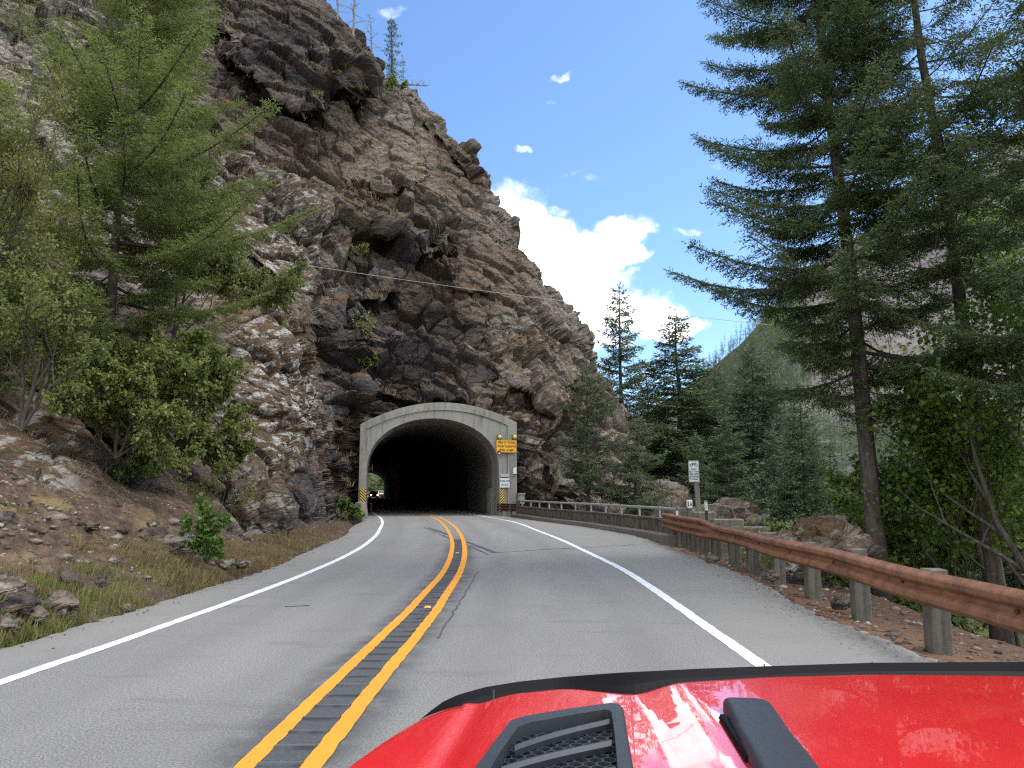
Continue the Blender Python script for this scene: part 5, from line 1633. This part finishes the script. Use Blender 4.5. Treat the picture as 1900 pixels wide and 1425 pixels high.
for (px, ptop, d, R, k, lb) in [(a, b, c, e, f, g) for a, b, c, e, f, g in [(q[0], q[1], q[2], q[3], q[4], q[5]) for q in lab_mid]]:
    t = mid_tree(px, d, ptop, R, k, lb)
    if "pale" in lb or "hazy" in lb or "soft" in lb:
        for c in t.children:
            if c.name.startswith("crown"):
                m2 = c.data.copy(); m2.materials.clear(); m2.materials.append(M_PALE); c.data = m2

# ------------------------------------------------ left slope
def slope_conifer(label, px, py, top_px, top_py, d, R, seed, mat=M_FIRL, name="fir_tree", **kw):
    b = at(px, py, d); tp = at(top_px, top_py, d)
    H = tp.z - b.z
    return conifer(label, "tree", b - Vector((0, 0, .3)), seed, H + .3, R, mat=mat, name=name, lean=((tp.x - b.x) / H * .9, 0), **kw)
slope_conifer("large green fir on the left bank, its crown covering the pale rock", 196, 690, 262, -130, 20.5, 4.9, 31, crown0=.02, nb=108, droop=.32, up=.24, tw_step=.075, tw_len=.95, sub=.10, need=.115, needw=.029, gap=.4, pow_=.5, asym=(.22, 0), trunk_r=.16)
slope_conifer("dense green fir at the left edge, half out of the picture", -70, 760, -60, 90, 15.5, 2.9, 32, crown0=.10, nb=110, droop=.32, up=.22, tw_step=.075, tw_len=.85, sub=.10, need=.10, needw=.030, gap=.2, pow_=.55, trunk_r=.15)
slope_conifer("slim fir high on the left slope behind the large green fir", 330, 330, 345, -170, 46, 2.8, 33, crown0=.02, nb=120, droop=.25, up=.2, tw_step=.13, tw_len=.9, sub=.2, need=.2, needw=.065, pow_=.6)
slope_conifer("small fir on the pale rocks at the top left corner", 30, 150, 40, -90, 44, 1.9, 34, crown0=.02, nb=60, droop=.2, up=.2, tw_step=.2, tw_len=.8, sub=.3, need=.2, needw=.06, pow_=.6)
def bank_bush(label, px, py, d, tips, seed, mat, leaf=.09, r=.05, kind="oval", name="shrub", cat="shrub", per=30, levels=3, **kw):
    b = at(px, py, d)
    stems = [((0, 0, 0), tuple(at(x, y, d + dd) - b), r * k) for x, y, dd, k in tips]
    return broadleaf(label, cat, b, seed, stems, mat, name=name, kind=kind, leaf=leaf, per=per, levels=levels, ext=.95, stem_name="stems", crown_name="foliage", **kw)
bank_bush("slender birch-like tree with pale green leaves right of the large fir, above the lichen rock", 318, 640, 24, [(400, 470, -.5, 1), (340, 450, .5, .8), (425, 530, -1, .7)], 41, M_BUSH, .115, .05, name="broadleaf_tree", cat="tree", per=75)
bank_bush("wide leafy bush hanging over the dark hollow below the large fir", 330, 830, 20.0, [(240, 730, -.5, 1), (320, 705, -1, 1), (385, 745, -1.2, 1), (180, 750, 0, .8), (390, 800, -1, .7), (290, 790, -1.4, .6)], 42, M_BUSH, .115, .06, per=52)
bank_bush("darker leafy bush low in the hollow left of the lichen rock", 420, 900, 22.5, [(430, 850, -.6, 1), (395, 845, -.8, 1), (350, 850, -.5, .8)], 43, M_BUSH, .11, .04, per=36)
bank_bush("yellow-green leafy tree at the left edge below the fir limbs", 40, 800, 13.5, [(40, 620, 0, 1), (110, 640, .4, .8), (-40, 600, 0, .9), (90, 700, -.4, .7)], 44, M_BUSH, .075, .045, name="broadleaf_tree", cat="tree", per=26)
bank_bush("yellowing spray of leaves high at the left edge among fir limbs", -60, 560, 14.5, [(30, 300, 0, 1), (70, 360, .3, .8), (10, 420, 0, .7)], 45, M_YELL, .065, .045, name="broadleaf_tree", cat="tree", per=22)
bank_bush("bright green shrub standing at the road verge in front of the grey boulder", 384, 1046, 14.0, [(375, 965, 0, 1), (405, 985, .1, .8), (350, 995, -.1, .8), (395, 1015, -.2, .6), (365, 1020, -.2, .6)], 46, M_GLOSS, .075, .02, "maple", per=16, levels=2)
bank_bush("sunlit leafy bush spilling down the slope between the large fir's trunk and the soil", 215, 850, 17.0, [(200, 745, 0, 1), (260, 760, -.4, .9), (150, 770, 0, .8), (300, 800, -.5, .7)], 57, M_BUSH, .095, .045, per=40)
bank_bush("thin brushy shrub with sparse yellow leaves above the grey boulder", 400, 960, 20.5, [(370, 900, 0, 1), (430, 890, 0, .9), (455, 930, -.2, .6)], 47, M_YELL, .06, .02, per=16, levels=2)
bank_bush("low dark bush on the bare soil in the left hollow", 270, 905, 18.0, [(240, 870, 0, 1), (290, 865, 0, .9), (220, 890, -.2, .6)], 48, M_GLOSS, .07, .02, per=18, levels=2)
bank_bush("bright leafy plant crowding the left foot of the tunnel portal", 628, 962, 43.5, [(612, 925, 0, 1), (640, 938, 0, .9), (600, 940, -.4, .7), (655, 950, -.3, .6)], 49, M_GLOSS, .16, .02, "maple", per=22, levels=2)
bank_bush("small green bush clinging to the dark rock left of the portal", 598, 856, 48.5, [(590, 832, -.2, 1), (605, 838, -.4, .8)], 50, M_GLOSS, .15, .02, per=14, levels=2)
bank_bush("small tree-like bush growing from the dark rock face above the portal's left shoulder", 686, 690, 52.5, [(676, 662, -.4, 1), (694, 668, -.5, .9), (690, 620, -.6, .9)], 51, M_BUSH, .17, .03, per=18, levels=2)
bank_bush("little green shrub on the ledge just above the cable", 655, 478, 55, [(648, 462, -.3, 1), (668, 460, -.4, .8)], 52, M_BUSH, .16, .02, per=14, levels=2)
bank_bush("dull green shrub under the dark overhang high on the cliff", 640, 165, 66, [(636, 138, -.4, 1), (646, 142, -.4, .8)], 53, M_YELL, .20, .02, per=16, levels=2)
bank_bush("green shrub at the brink under the small summit conifer", 735, 172, 69.5, [(725, 150, 0, 1), (745, 155, 0, .8), (718, 160, 0, .7)], 54, M_BUSH, .2, .02, per=18, levels=2)
bank_bush("moss-green bush on the right-hand rocks above the small conifers", 1028, 700, 60, [(1022, 684, -.3, 1), (1036, 688, -.3, .8)], 55, M_YELL, .17, .02, per=14, levels=2)
bank_bush("brown-green shrub on the left rock rib under the lichen slab", 490, 625, 36.5, [(480, 606, -.3, 1), (505, 608, -.3, .8), (520, 620, -.3, .7)], 56, M_YELL, .09, .02, per=18, levels=2)
# ------------------------------------------------ conifers by the portal's right, and on the summit
slope_conifer("irregular dark conifer growing in front of the rock right of the portal", 1092, 942, 1088, 668, 46.5, 3.1, 61, mat=M_FIR, name="conifer_tree", crown0=.12, nb=70, droop=.25, up=.12, tw_step=.10, tw_len=.9, sub=.16, need=.17, needw=.055, gap=.5, pow_=.5, asym=(.25, 0), trunk_r=.12)
slope_conifer("bushy low conifer to the right of the irregular one, over the pipe railing", 1178, 950, 1186, 775, 45.0, 2.6, 62, mat=M_FIR, name="conifer_tree", crown0=.06, nb=60, droop=.2, up=.12, tw_step=.10, tw_len=.9, sub=.16, need=.17, needw=.055, gap=.45, pow_=.45)
slope_conifer("small green conifer on the cliff's summit brink against the sky", 727, 152, 726, 34, 72, 1.5, 63, mat=M_FIR, name="conifer_tree", crown0=.02, nb=60, droop=.15, up=.15, tw_step=.2, tw_len=.6, sub=.3, need=.22, needw=.07, gap=.3, pow_=.55)
def snag(label, px, py, tx, ty, d, nb, seed, L=1.2, r=.12):
    g = np.random.default_rng(seed); b = at(px, py, d); tp = at(tx, ty, d) - b
    t = thing("dead_tree", label, "dead tree", b - Vector((0, 0, .4)))
    m = MB(); m.tube([(0, 0, 0), tuple(tp * .5 + Vector((.1, 0, 0))), tuple(tp)], [r, r * .7, r * .2], 6); m.build("trunk", M_SNAG, t)
    m = MB()
    for k in range(nb):
        f = .2 + .78 * k / nb; p = tp * f; az = k * 2.4; l = L * (1.1 - f) * g.uniform(.5, 1.2) + .25
        q = p + Vector((math.cos(az) * l, math.sin(az) * l, l * g.uniform(-.1, .5)))
        m.tube([p, p.lerp(q, .5) + Vector((0, 0, .08)), q], [r * .3, r * .2, r * .08], 4)
        for j in range(3):
            s = p.lerp(q, .4 + .2 * j); e = s + Vector(g.normal(0, .3, 3).tolist()) * l * .7; m.tube([s, e], [r * .13, r * .05], 3)
    m.build("bare_branches", M_SNAG, t)
snag("tall bare snag on the summit at the top edge of the picture", 655, 62, 659, -60, 75, 16, 71, 2.2, .14)
snag("thin bare snag left of the tall one at the cliff's upper rim", 626, 30, 626, -40, 76, 10, 72, 1.2, .12)
snag("dead grey conifer leaning beside the green summit conifer", 690, 100, 686, 18, 73, 18, 73, 1.2, .10)
snag("short broken snag just right of the green summit conifer", 748, 150, 747, 92, 71, 8, 74, .6, .09)
snag("leaning bare bush hanging out from the summit brink to the right", 752, 150, 795, 152, 70.5, 14, 75, 1.4, .08)
snag("dead grey stem standing behind the rail left of the young green conifer", 1372, 1000, 1352, 905, 26, 6, 76, .5, .04)
# ================================================================ boulders, scree, grass, far slopes
import bmesh
def boulder(name, label, cat, center, size, seed, rot=0, moss=0, lichen=0, tan=0, dark=0, sub=5, facet=.35, group=None):
    bm = bmesh.new(); bmesh.ops.create_icosphere(bm, subdivisions=sub, radius=1)
    V = np.array([tuple(v.co) for v in bm.verts]); Fq = np.array([[v.index for v in f.verts] for f in bm.faces]); bm.free()
    N = V.copy()
    _, _, ID, D = worley(V * 1.15 + seed * 3.1, seed)
    tv = np.stack([np.sin(ID * 41), np.sin(ID * 67 + 2), np.sin(ID * 97 + 4)], 1)
    d = facet * (ID - .5) * .8 + .35 * (D * tv).sum(1) + .12 * fbm(V * 2.3 + seed, 4, seed) + .04 * fbm(V * 8, 3, seed)
    F1, F2, ID2, _ = worley(V * 3.2 + seed, seed + 7); d += .10 * (ID2 - .5) - .04 * (1 - sstep(0, .1, F2 - F1))
    V = V + N * d[:, None]; V = V * np.array(size)[None]
    c, s = math.cos(rot), math.sin(rot); V = np.stack([V[:, 0] * c - V[:, 1] * s, V[:, 0] * s + V[:, 1] * c, V[:, 2]], 1)
    me = mesh_np(name, V, Fq, True, M_ROCK)
    up = sstep(.15, .6, N[:, 2] + .25 * fbm(N * 3, 3, 3))
    for k, v in dict(moss=moss * up, lichen=np.full(len(V), lichen), tan=np.full(len(V), tan), dark=np.full(len(V), dark)).items():
        a = me.attributes.new(k, "FLOAT", "POINT"); a.data.foreach_set("value", np.asarray(v, np.float32))
    return tag(link(name, me, loc=center), label, cat, group)
boulder("boulder", "mossy rounded boulder behind the guardrail at the foot of the nearest fir", "boulder", at(1530, 1012, 15.6), (1.0, .9, .52), 3, .3, moss=1.4, lichen=.4)
boulder("boulder", "grey boulder with a dark undercut on the verge beside the bright green shrub", "boulder", at(305, 1022, 14.6), (.75, .6, .42), 5, .4, lichen=.35, dark=.35)
boulder("boulder", "tall grey leaning boulder at the foot of the left rock rib", "boulder", at(478, 952, 22.6), (.78, .9, 1.05), 8, -.4, moss=.5, lichen=.55)
boulder("boulder", "pale rock slab beyond the bicycle sign and rail end", "boulder", at(1334, 972, 31), (1.1, 1.6, .85), 9, .6, tan=.9, lichen=.3)
for k, (px, py, d, s, kw, lb) in enumerate([
    (107, 1128, 9.7, (.24, .2, .17), dict(tan=1), "tan block of rock, largest on the grass verge at the left"),
    (36, 1122, 8.9, (.19, .16, .14), dict(dark=.8), "dark angular rock left of the largest tan block"),
    (66, 1140, 9.0, (.12, .11, .09), dict(tan=.8), "small tan rock between the dark one and the tan block"),
    (12, 1158, 8.5, (.15, .12, .1), dict(lichen=.4, dark=.3), "grey lichen-speckled rock at the left edge of the verge"),
    (4, 1092, 9.2, (.2, .15, .14), dict(lichen=.5, tan=.5), "pale grey rock higher up at the left picture edge"),
    (152, 1046, 11.3, (.14, .12, .09), dict(lichen=.9, tan=.7), "whitish stone on the soil slope above the tan block"),
    (218, 1016, 13.2, (.17, .14, .13), dict(lichen=.9, tan=.7), "white-topped stone beside the dark undercut boulder"),
    (235, 1127, 10.7, (.07, .06, .06), dict(tan=1), "small cream stone at the pavement edge by the grass"),
    (420, 1046, 14.8, (.15, .13, .10), dict(tan=1, lichen=.5), "cream stone right of the bright green shrub"),
    (452, 1047, 15.0, (.26, .14, .08), dict(tan=1), "flat tan stone near the pavement right of the bright green shrub"),
    (1322, 1037, 17.6, (.16, .12, .08), dict(tan=1), "pale stone lying on the needles before the rail posts"),
    (1466, 1052, 15.2, (.26, .2, .16), dict(tan=1, lichen=.8), "white stone behind the rail between two posts"),
    (1430, 1068, 13.9, (.2, .16, .09), dict(tan=.8), "flat tan stone behind the rail post"),
    (1560, 1118, 11.4, (.16, .13, .10), dict(dark=.3), "grey stone under the guardrail near the thick post"),
    (165, 975, 12.8, (.16, .14, .11), dict(moss=.6), "rust-tinted stone half buried in the left slope"),
]):
    boulder("rock", lb, "rock", at(px, py, d), s, 20 + k, k * .9, sub=4, **kw)

_rm = []
for s_ in range(4):
    o = boulder("rock", None, None, (0, 0, 0), (.13, .11, .085), 60 + s_, 0, sub=3, tan=[.2, .9, .5, .1][s_], lichen=[.2, .2, .6, .1][s_], dark=[.4, 0, 0, .2][s_])
    _rm.append(o.data); bpy.data.objects.remove(o)
_g = np.random.default_rng(44)
for k in range(34):
    px, py = _g.uniform(-40, 330), _g.uniform(930, 1105)
    if py > 1165 - .26 * px - 25: py -= 60
    p = on_slope(px, py)
    o = link("rock", _rm[k % 4], loc=p, rotz=_g.uniform(0, 6)); s_ = _g.uniform(.5, 1.6); o.scale = (s_, s_, s_)
    tag(o, "small brown rock half buried in the bare soil of the left slope", "rock", "half-buried rocks on the left slope")
# candidate points on the slope
T_ = np.where((CL_T > .6) & CL_K[np.minimum(np.arange(len(CL_T)), len(CL_K) - 1)] & (CL_V[:, 2] > -.05))[0]
TV = CL_V[T_]; TPX, TPY = CL_PX[T_], CL_PY[T_]
tdist = fEL(np.clip(TV[:, 1], -30, 320)) - TV[:, 0]
g = np.random.default_rng(5)
def blades(P, H, Wd, lean=.35, up=None):
    n = len(P); az = g.uniform(0, 6.283, n); D = np.stack([np.cos(az) * lean * g.uniform(.1, 1.3, n), np.sin(az) * lean * g.uniform(.1, 1.3, n), np.ones(n)], 1)
    D /= np.linalg.norm(D, axis=1)[:, None]
    S = np.stack([-np.sin(az + 1), np.cos(az + 1), az * 0], 1) * Wd[:, None] / 2
    mid = P + D * (H * .55)[:, None]; tip = P + (D * H[:, None]); tip[:, 0] += np.cos(az) * H * .25 * lean; tip[:, 1] += np.sin(az) * H * .25 * lean; tip[:, 2] -= H * .08
    V = np.stack([P - S, P + S, mid + S * .7, tip, mid - S * .7], 1).reshape(-1, 3)
    return V, np.arange(n)[:, None] * 5 + np.arange(5)[None]
def pick(w, n):
    w = np.clip(w, 0, None); w = w / w.sum(); return g.choice(len(w), n, p=w)
cl = fbm(TV * 2.2, 3, 15)
w = ((tdist > .02) & (tdist < 1.0)) * np.clip(.7 + 1.6 * cl, 0, 2) * (TV[:, 1] < 20) * (1 - .75 * sstep(11, 18, TV[:, 1]))
i = pick(w, 16000); P = TV[i] + np.stack([g.normal(0, .05, len(i)), g.normal(0, .05, len(i)), np.full(len(i), -.02)], 1)
P[:, 0] = np.minimum(P[:, 0], fEL(P[:, 1]) + .05)
V, Fq = blades(P, g.uniform(.05, .17, len(P)), g.uniform(.006, .012, len(P)))
o = link("verge_grass", mesh_np("verge_grass", V, Fq, False, M_GRASS)); o["kind"] = "stuff"
w = ((tdist > .0) & (tdist < 1.5)) * np.clip(.3 + 1.8 * cl, 0, 2) * (.10 + sstep(10, 18, TV[:, 1]) * 1.8)
i = pick(w, 26000); P = TV[i] + np.stack([g.normal(0, .07, len(i)), g.normal(0, .07, len(i)), np.full(len(i), -.02)], 1)
P[:, 0] = np.minimum(P[:, 0], fEL(P[:, 1]) - .0)
V, Fq = blades(P, g.uniform(.06, .24, len(P)), g.uniform(.006, .013, len(P)), .5)
o = link("dry_grass", mesh_np("dry_grass", V, Fq, False, M_DRY)); o["kind"] = "stuff"
# sparse weeds further up
w = (tdist > 1) * np.clip(.1 + 1.6 * fbm(TV * .8, 3, 19), 0, 2)
i = pick(w, 2200); P = TV[i] + g.normal(0, .06, (len(i), 3)) * np.array([1, 1, .2])
D = g.normal(0, 1, P.shape); D[:, 2] = np.abs(D[:, 2]) * .6 + .2; N = g.normal(0, .5, P.shape); N[:, 2] += 1
V, Fq = leaves(P, D, N, g.uniform(.02, .05, len(P)), "oval")
o = link("slope_weeds", mesh_np("slope_weeds", V, Fq, False, M_YELL)); o["kind"] = "stuff"
# dry tufts on the cliff's ledges
def ledge_points(n):
    V0 = CL_V; nx = None
    cand = np.where((CL_T < .3) & (CL_V[:, 2] > 2) & (CL_V[:, 1] < 85))[0]
    return cand
FN = None
fc = CL_F[CL_K]; a_, b_, c_ = CL_V[fc[:, 0]], CL_V[fc[:, 1]], CL_V[fc[:, 2]]
nf = np.cross(b_ - a_, c_ - a_); ar = np.linalg.norm(nf, axis=1); nf /= ar[:, None] + 1e-12
flip = np.sign((nf * (np.array([0, 0, CAMH]) - a_)).sum(1)); nf *= flip[:, None]
ok = (nf[:, 2] > .55) & (CL_T[fc[:, 0]] < .3) & (CL_PX[fc[:, 0]] < np.interp(CL_PY[fc[:, 0]], SP, SX) + 5)
cand = np.where(ok)[0]
w = ar[cand] * np.clip(.2 + 1.8 * fbm(a_[cand] * .25, 3, 23), 0, 3)
i = cand[pick(w, 9000)]
P = np.repeat(a_[i], 3, 0) + g.normal(0, .12, (len(i) * 3, 3)) * np.array([1, 1, .15])
sc_ = np.clip(P[:, 1] / 45, .22, 1.2)
V, Fq = blades(P, g.uniform(.15, .5, len(P)) * (.4 + .6 * sc_), g.uniform(.02, .045, len(P)) * sc_, .6)
o = link("cliff_grass", mesh_np("cliff_grass", V, Fq, False, M_DRY)); o["kind"] = "stuff"
# loose stones
def stones(name, P, R, mat, seed=1):
    gg = np.random.default_rng(seed); n = len(P)
    base = np.array([(1, 0, 0), (-1, 0, 0), (0, 1, 0), (0, -1, 0), (0, 0, .8), (0, 0, -.8), (.6, .6, .35), (-.6, .5, .4), (.5, -.65, .3), (-.6, -.6, .35)], float)
    hull = bmesh.new()
    for v in base: hull.verts.new(v)
    bmesh.ops.convex_hull(hull, input=hull.verts); hull.verts.ensure_lookup_table(); hull.verts.index_update()
    Fh = np.array([[v.index for v in f.verts] for f in hull.faces]); Vb = np.array([tuple(v.co) for v in hull.verts]); hull.free()
    V = Vb[None] * (1 + gg.normal(0, .18, (n, len(Vb), 3))); V *= (R[:, None] * gg.uniform(.6, 1.2, (n, 3)))[:, None]
    az = gg.uniform(0, 6.28, n); c, s = np.cos(az)[:, None], np.sin(az)[:, None]
    V = np.stack([V[..., 0] * c - V[..., 1] * s, V[..., 0] * s + V[..., 1] * c, V[..., 2] * .75], 2) + P[:, None]
    o = link(name, mesh_np(name, V.reshape(-1, 3), (np.arange(n)[:, None, None] * len(Vb) + Fh[None]).reshape(-1, 3), False, mat)); o["kind"] = "stuff"
t = NT("stone_mix"); ri = t.new("ShaderNodeNewGeometry").outputs["Random Per Island"]; nn = t.noise(t.coord(), 25, 5, .6)
t.set(Base_Color=t.mix(1, t.ramp(ri, [(0, (.06, .048, .040)), (.5, (.12, .095, .076)), (.85, (.19, .155, .125)), (1, (.32, .285, .25))]), t.ramp(nn, [(.3, .75), (.7, 1.15)]), "MULTIPLY"), Roughness=.92, Specular_IOR_Level=.2)
M_STONE = t.m
w = (tdist > .15) * np.clip(.35 + 1.5 * fbm(TV * .9, 3, 29), 0, 2) * (TV[:, 1] < 40)
i = pick(w, 1000); stones("scree", TV[i], np.clip(g.exponential(.030, len(i)) + .012, 0, .13), M_STONE)
yy = g.uniform(3, 24, 1500) ** 1.0; xx = fER(yy) + np.abs(g.normal(.9, 1.1, len(yy))) + .1
stones("bank_stones", np.stack([xx, yy, hterrain(xx, yy) + .005], 1), np.clip(g.exponential(.022, len(yy)) + .008, 0, .12), M_STONE, 2)
yy = g.uniform(5, 46, 500); xx = np.where(g.random(500) < .6, fEL(yy) + np.abs(g.normal(0, .18, 500)), fER(yy) - np.abs(g.normal(0, .25, 500)))
stones("road_grit", np.stack([xx, yy, np.full(500, .006)], 1), g.uniform(.006, .02, 500), M_STONE, 3)
# pine cones and needle litter right of the road
yy = g.uniform(4, 25, 9000); xx = fER(yy) + g.normal(.25, .38, 9000)
az = g.uniform(0, 6.28, 9000); D = np.stack([np.cos(az), np.sin(az), az * 0 + .04], 1); S = np.stack([-np.sin(az), np.cos(az), az * 0], 1)
zz = np.maximum(hterrain(xx, yy), np.where(xx < fER(yy) - .05, 0, -9)) + .010
V, Fq = diamonds(np.stack([xx, yy, zz], 1), D, S, g.uniform(.05, .12, 9000), g.uniform(.004, .009, 9000))
o = link("needle_litter", mesh_np("needle_litter", V, Fq, False, plain("dead_needles", (.17, .082, .046), .9, var=.4, scale=30))); o["kind"] = "stuff"

# ------------------------------------------------ far mountain and woods on the right
RID = [(1000,900),(1150,800),(1250,735),(1320,690),(1380,632),(1420,585),(1480,520),(1560,455),(1640,410),(1720,385),(1790,330),(1850,270),(1910,225),(2000,150),(2150,70),(2400,20)]
def make_mountain():
    px = np.linspace(1000, 2400, 240); t = np.linspace(0, 1, 150)
    ry = np.interp(px, [r[0] for r in RID], [r[1] for r in RID])
    PXm = np.repeat(px[None], len(t), 0); PYm = 945 + (ry[None] - 945) * t[:, None] ** 1.0
    d = 190 + 430 * t[:, None] ** 1.25 + 0 * PXm + 40 * fbm(np.stack([PXm.ravel() / 260, PYm.ravel() / 400, PXm.ravel() * 0], 1), 4, 3).reshape(PXm.shape)
    a, b = ray(PXm, PYm); P = np.stack([a * d, d, CAMH + b * d], 2)
    back = P[-1].copy(); rows = [P]
    for k in (1, 2, 3): rows.append((back + np.array([k * 25.0, k * 80.0, -k * 30.0]))[None])
    P = np.concatenate(rows, 0); ny, nx = P.shape[:2]; V = P.reshape(-1, 3)
    V = V + np.stack([0 * V[:, 0], 14 * fbm(V * .012, 5, 6), 9 * fbm(V * .02, 5, 7)], 1)
    I = (np.arange(ny - 1)[:, None] * nx + np.arange(nx - 1)[None]).ravel()
    t_ = NT("mountain_slope"); c = t_.coord()
    n = t_.noise(c, .012, 6, .6); s = t_.noise(t_.mapping(c, (1, 1, .16)), .12, 7, .7); f = t_.noise(c, .10, 6, .7)
    col = t_.ramp(s, [(.3, (.10, .088, .090)), (.55, (.195, .172, .172)), (.75, (.33, .30, .29))])
    gr = t_.math("MULTIPLY", t_.attr("green"), t_.mrange(f, .36, .52))
    col = t_.mix(gr, col, t_.mix(f, (.045, .065, .04), (.10, .12, .06)))
    t_.set(Base_Color=col, Roughness=1.0, Specular_IOR_Level=.05, Normal=t_.bump(s, .8, 6))
    me = mesh_np("mountain", V, np.stack([I, I + nx, I + nx + 1, I + 1], 1), True, t_.m)
    PXf = np.repeat(px[None], ny, 0).ravel()
    gv = np.maximum(1 - sstep(1440, 1540, PXf), 1 - sstep(12, 40, V[:, 2] - .05 * V[:, 0]))
    a = me.attributes.new("green", "FLOAT", "POINT"); a.data.foreach_set("value", gv.astype(np.float32))
    o = link("mountain", me); o["kind"] = "structure"
    return V.reshape(ny, nx, 3)[:150], gv.reshape(ny, nx)[:150]
MT, MG = make_mountain()
g = np.random.default_rng(9)
flat = MT.reshape(-1, 3); gw = MG.ravel()
sx = F * flat[:, 0] / flat[:, 1] + 950
vis = (sx > 1300) & (sx < 2000)
# burnt standing trunks
i = pick(vis * (1.0 - gw) * (flat[:, 1] > 230), 3800); P = flat[i] + g.normal(0, 3, (len(i), 3)) * np.array([1, 1, .2])
h = g.uniform(5, 12, len(i)); r = g.uniform(.08, .18, len(i)); ln = g.normal(0, .04, (len(i), 2))
Q = []
for k in range(3):
    a = k * 2.094; Q.append(np.stack([P[:, 0] + r * np.cos(a), P[:, 1] + r * np.sin(a), P[:, 2] - 1], 1))
Q.append(np.stack([P[:, 0] + ln[:, 0] * h, P[:, 1] + ln[:, 1] * h, P[:, 2] + h], 1))
V = np.stack(Q, 1).reshape(-1, 3); b = np.arange(len(i))[:, None] * 4
o = link("burnt_wood", mesh_np("burnt_wood", V, np.concatenate([b + np.array([0, 1, 3]), b + np.array([1, 2, 3]), b + np.array([2, 0, 3])]), False, M_SNAG)); o["kind"] = "stuff"
def wood_mass(name, P, H, mat, seed, nq=150, wid=.2):
    gg = np.random.default_rng(seed); n = len(P)
    u = gg.random((n, nq)) ** .8; az = gg.uniform(0, 6.28, (n, nq)); r = (1 - u) ** .85 * H[:, None] * wid * gg.uniform(.3, 1.05, (n, nq))
    B = np.stack([P[:, None, 0] + np.cos(az) * r * .3, P[:, None, 1] + np.sin(az) * r * .3, P[:, None, 2] + u * H[:, None]], 2).reshape(-1, 3)
    D = np.stack([np.cos(az), np.sin(az), -.35 + .5 * u], 2).reshape(-1, 3); D /= np.linalg.norm(D, axis=1)[:, None]
    S = np.cross(D, gg.normal(0, 1, D.shape) * .5 + np.array([0, 0, 1])); S /= np.linalg.norm(S, axis=1)[:, None]
    L = (r.ravel() * .8 + .25); V, Fq = diamonds(B, D, S, L, L * gg.uniform(.22, .42, len(L)))
    V2, F2 = diamonds(P, np.tile([[0, 0, 1.0]], (n, 1)), np.tile([[1.0, 0, 0]], (n, 1)), H, H * .02)
    o = link(name, mesh_np(name, np.concatenate([V, V2]), np.concatenate([Fq, F2 + len(V)]), False, mat)); o["kind"] = "stuff"
i = pick(vis * gw * (flat[:, 1] < 640) * (.15 + (flat[:, 2] > 45)), 1900); wood_mass("far_wood", flat[i] + g.normal(0, 4, (len(i), 3)) * np.array([1, 1, .1]), g.uniform(7, 16, len(i)), M_FIR, 4, 60)
# wood on the valley floor between the rail and the mountain
n = 260; d = g.uniform(62, 185, n); px = g.uniform(1300, 2100, n); x = np.array([px_at(p, q) for p, q in zip(px, d)])
z = hterrain(x, d); H = g.uniform(8, 17, n)
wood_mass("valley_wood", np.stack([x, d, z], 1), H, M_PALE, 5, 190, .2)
# leafy undergrowth down the bank
n = 30000; cx = g.uniform(0, 1, 90); d0 = 17 + 38 * g.random(90) ** 1.2; p0 = g.uniform(1400, 2050, 90)
k = g.integers(0, 90, n); X0 = np.array([px_at(p, q) for p, q in zip(p0, d0)]); Z0 = hterrain(X0, d0); rr = g.uniform(.6, 1.9, 90)
q = g.normal(0, 1, (n, 3)); q /= np.linalg.norm(q, axis=1)[:, None]; q[:, 2] = np.abs(q[:, 2]); q *= (g.random(n) ** .4 * rr[k])[:, None]
P = np.stack([X0[k], d0[k], Z0[k]], 1) + q * np.array([1, 1, .9])
D = g.normal(0, 1, P.shape); D[:, 2] -= .3; N = g.normal(0, .5, P.shape); N[:, 2] += 1
V, Fq = leaves(P, D, N, g.uniform(.10, .24, n), "maple")
o = link("undergrowth", mesh_np("undergrowth", V, Fq, False, M_BUSH)); o["kind"] = "stuff"
# green wood beyond the tunnel's far mouth
n = 60; yq = g.uniform(222, 262, n); xq = np.array([tcen(y) for y in yq]) + g.uniform(-26, 22, n)
xq = np.where((np.abs(xq - np.array([tcen(y) for y in yq])) < 7) & (yq < 236), xq - 14, xq)
zq = hterrain(xq, yq)
wood_mass("tunnel_end_wood", np.stack([xq, yq, zq], 1), g.uniform(8, 16, n), M_FIRL, 6, 260, .28)
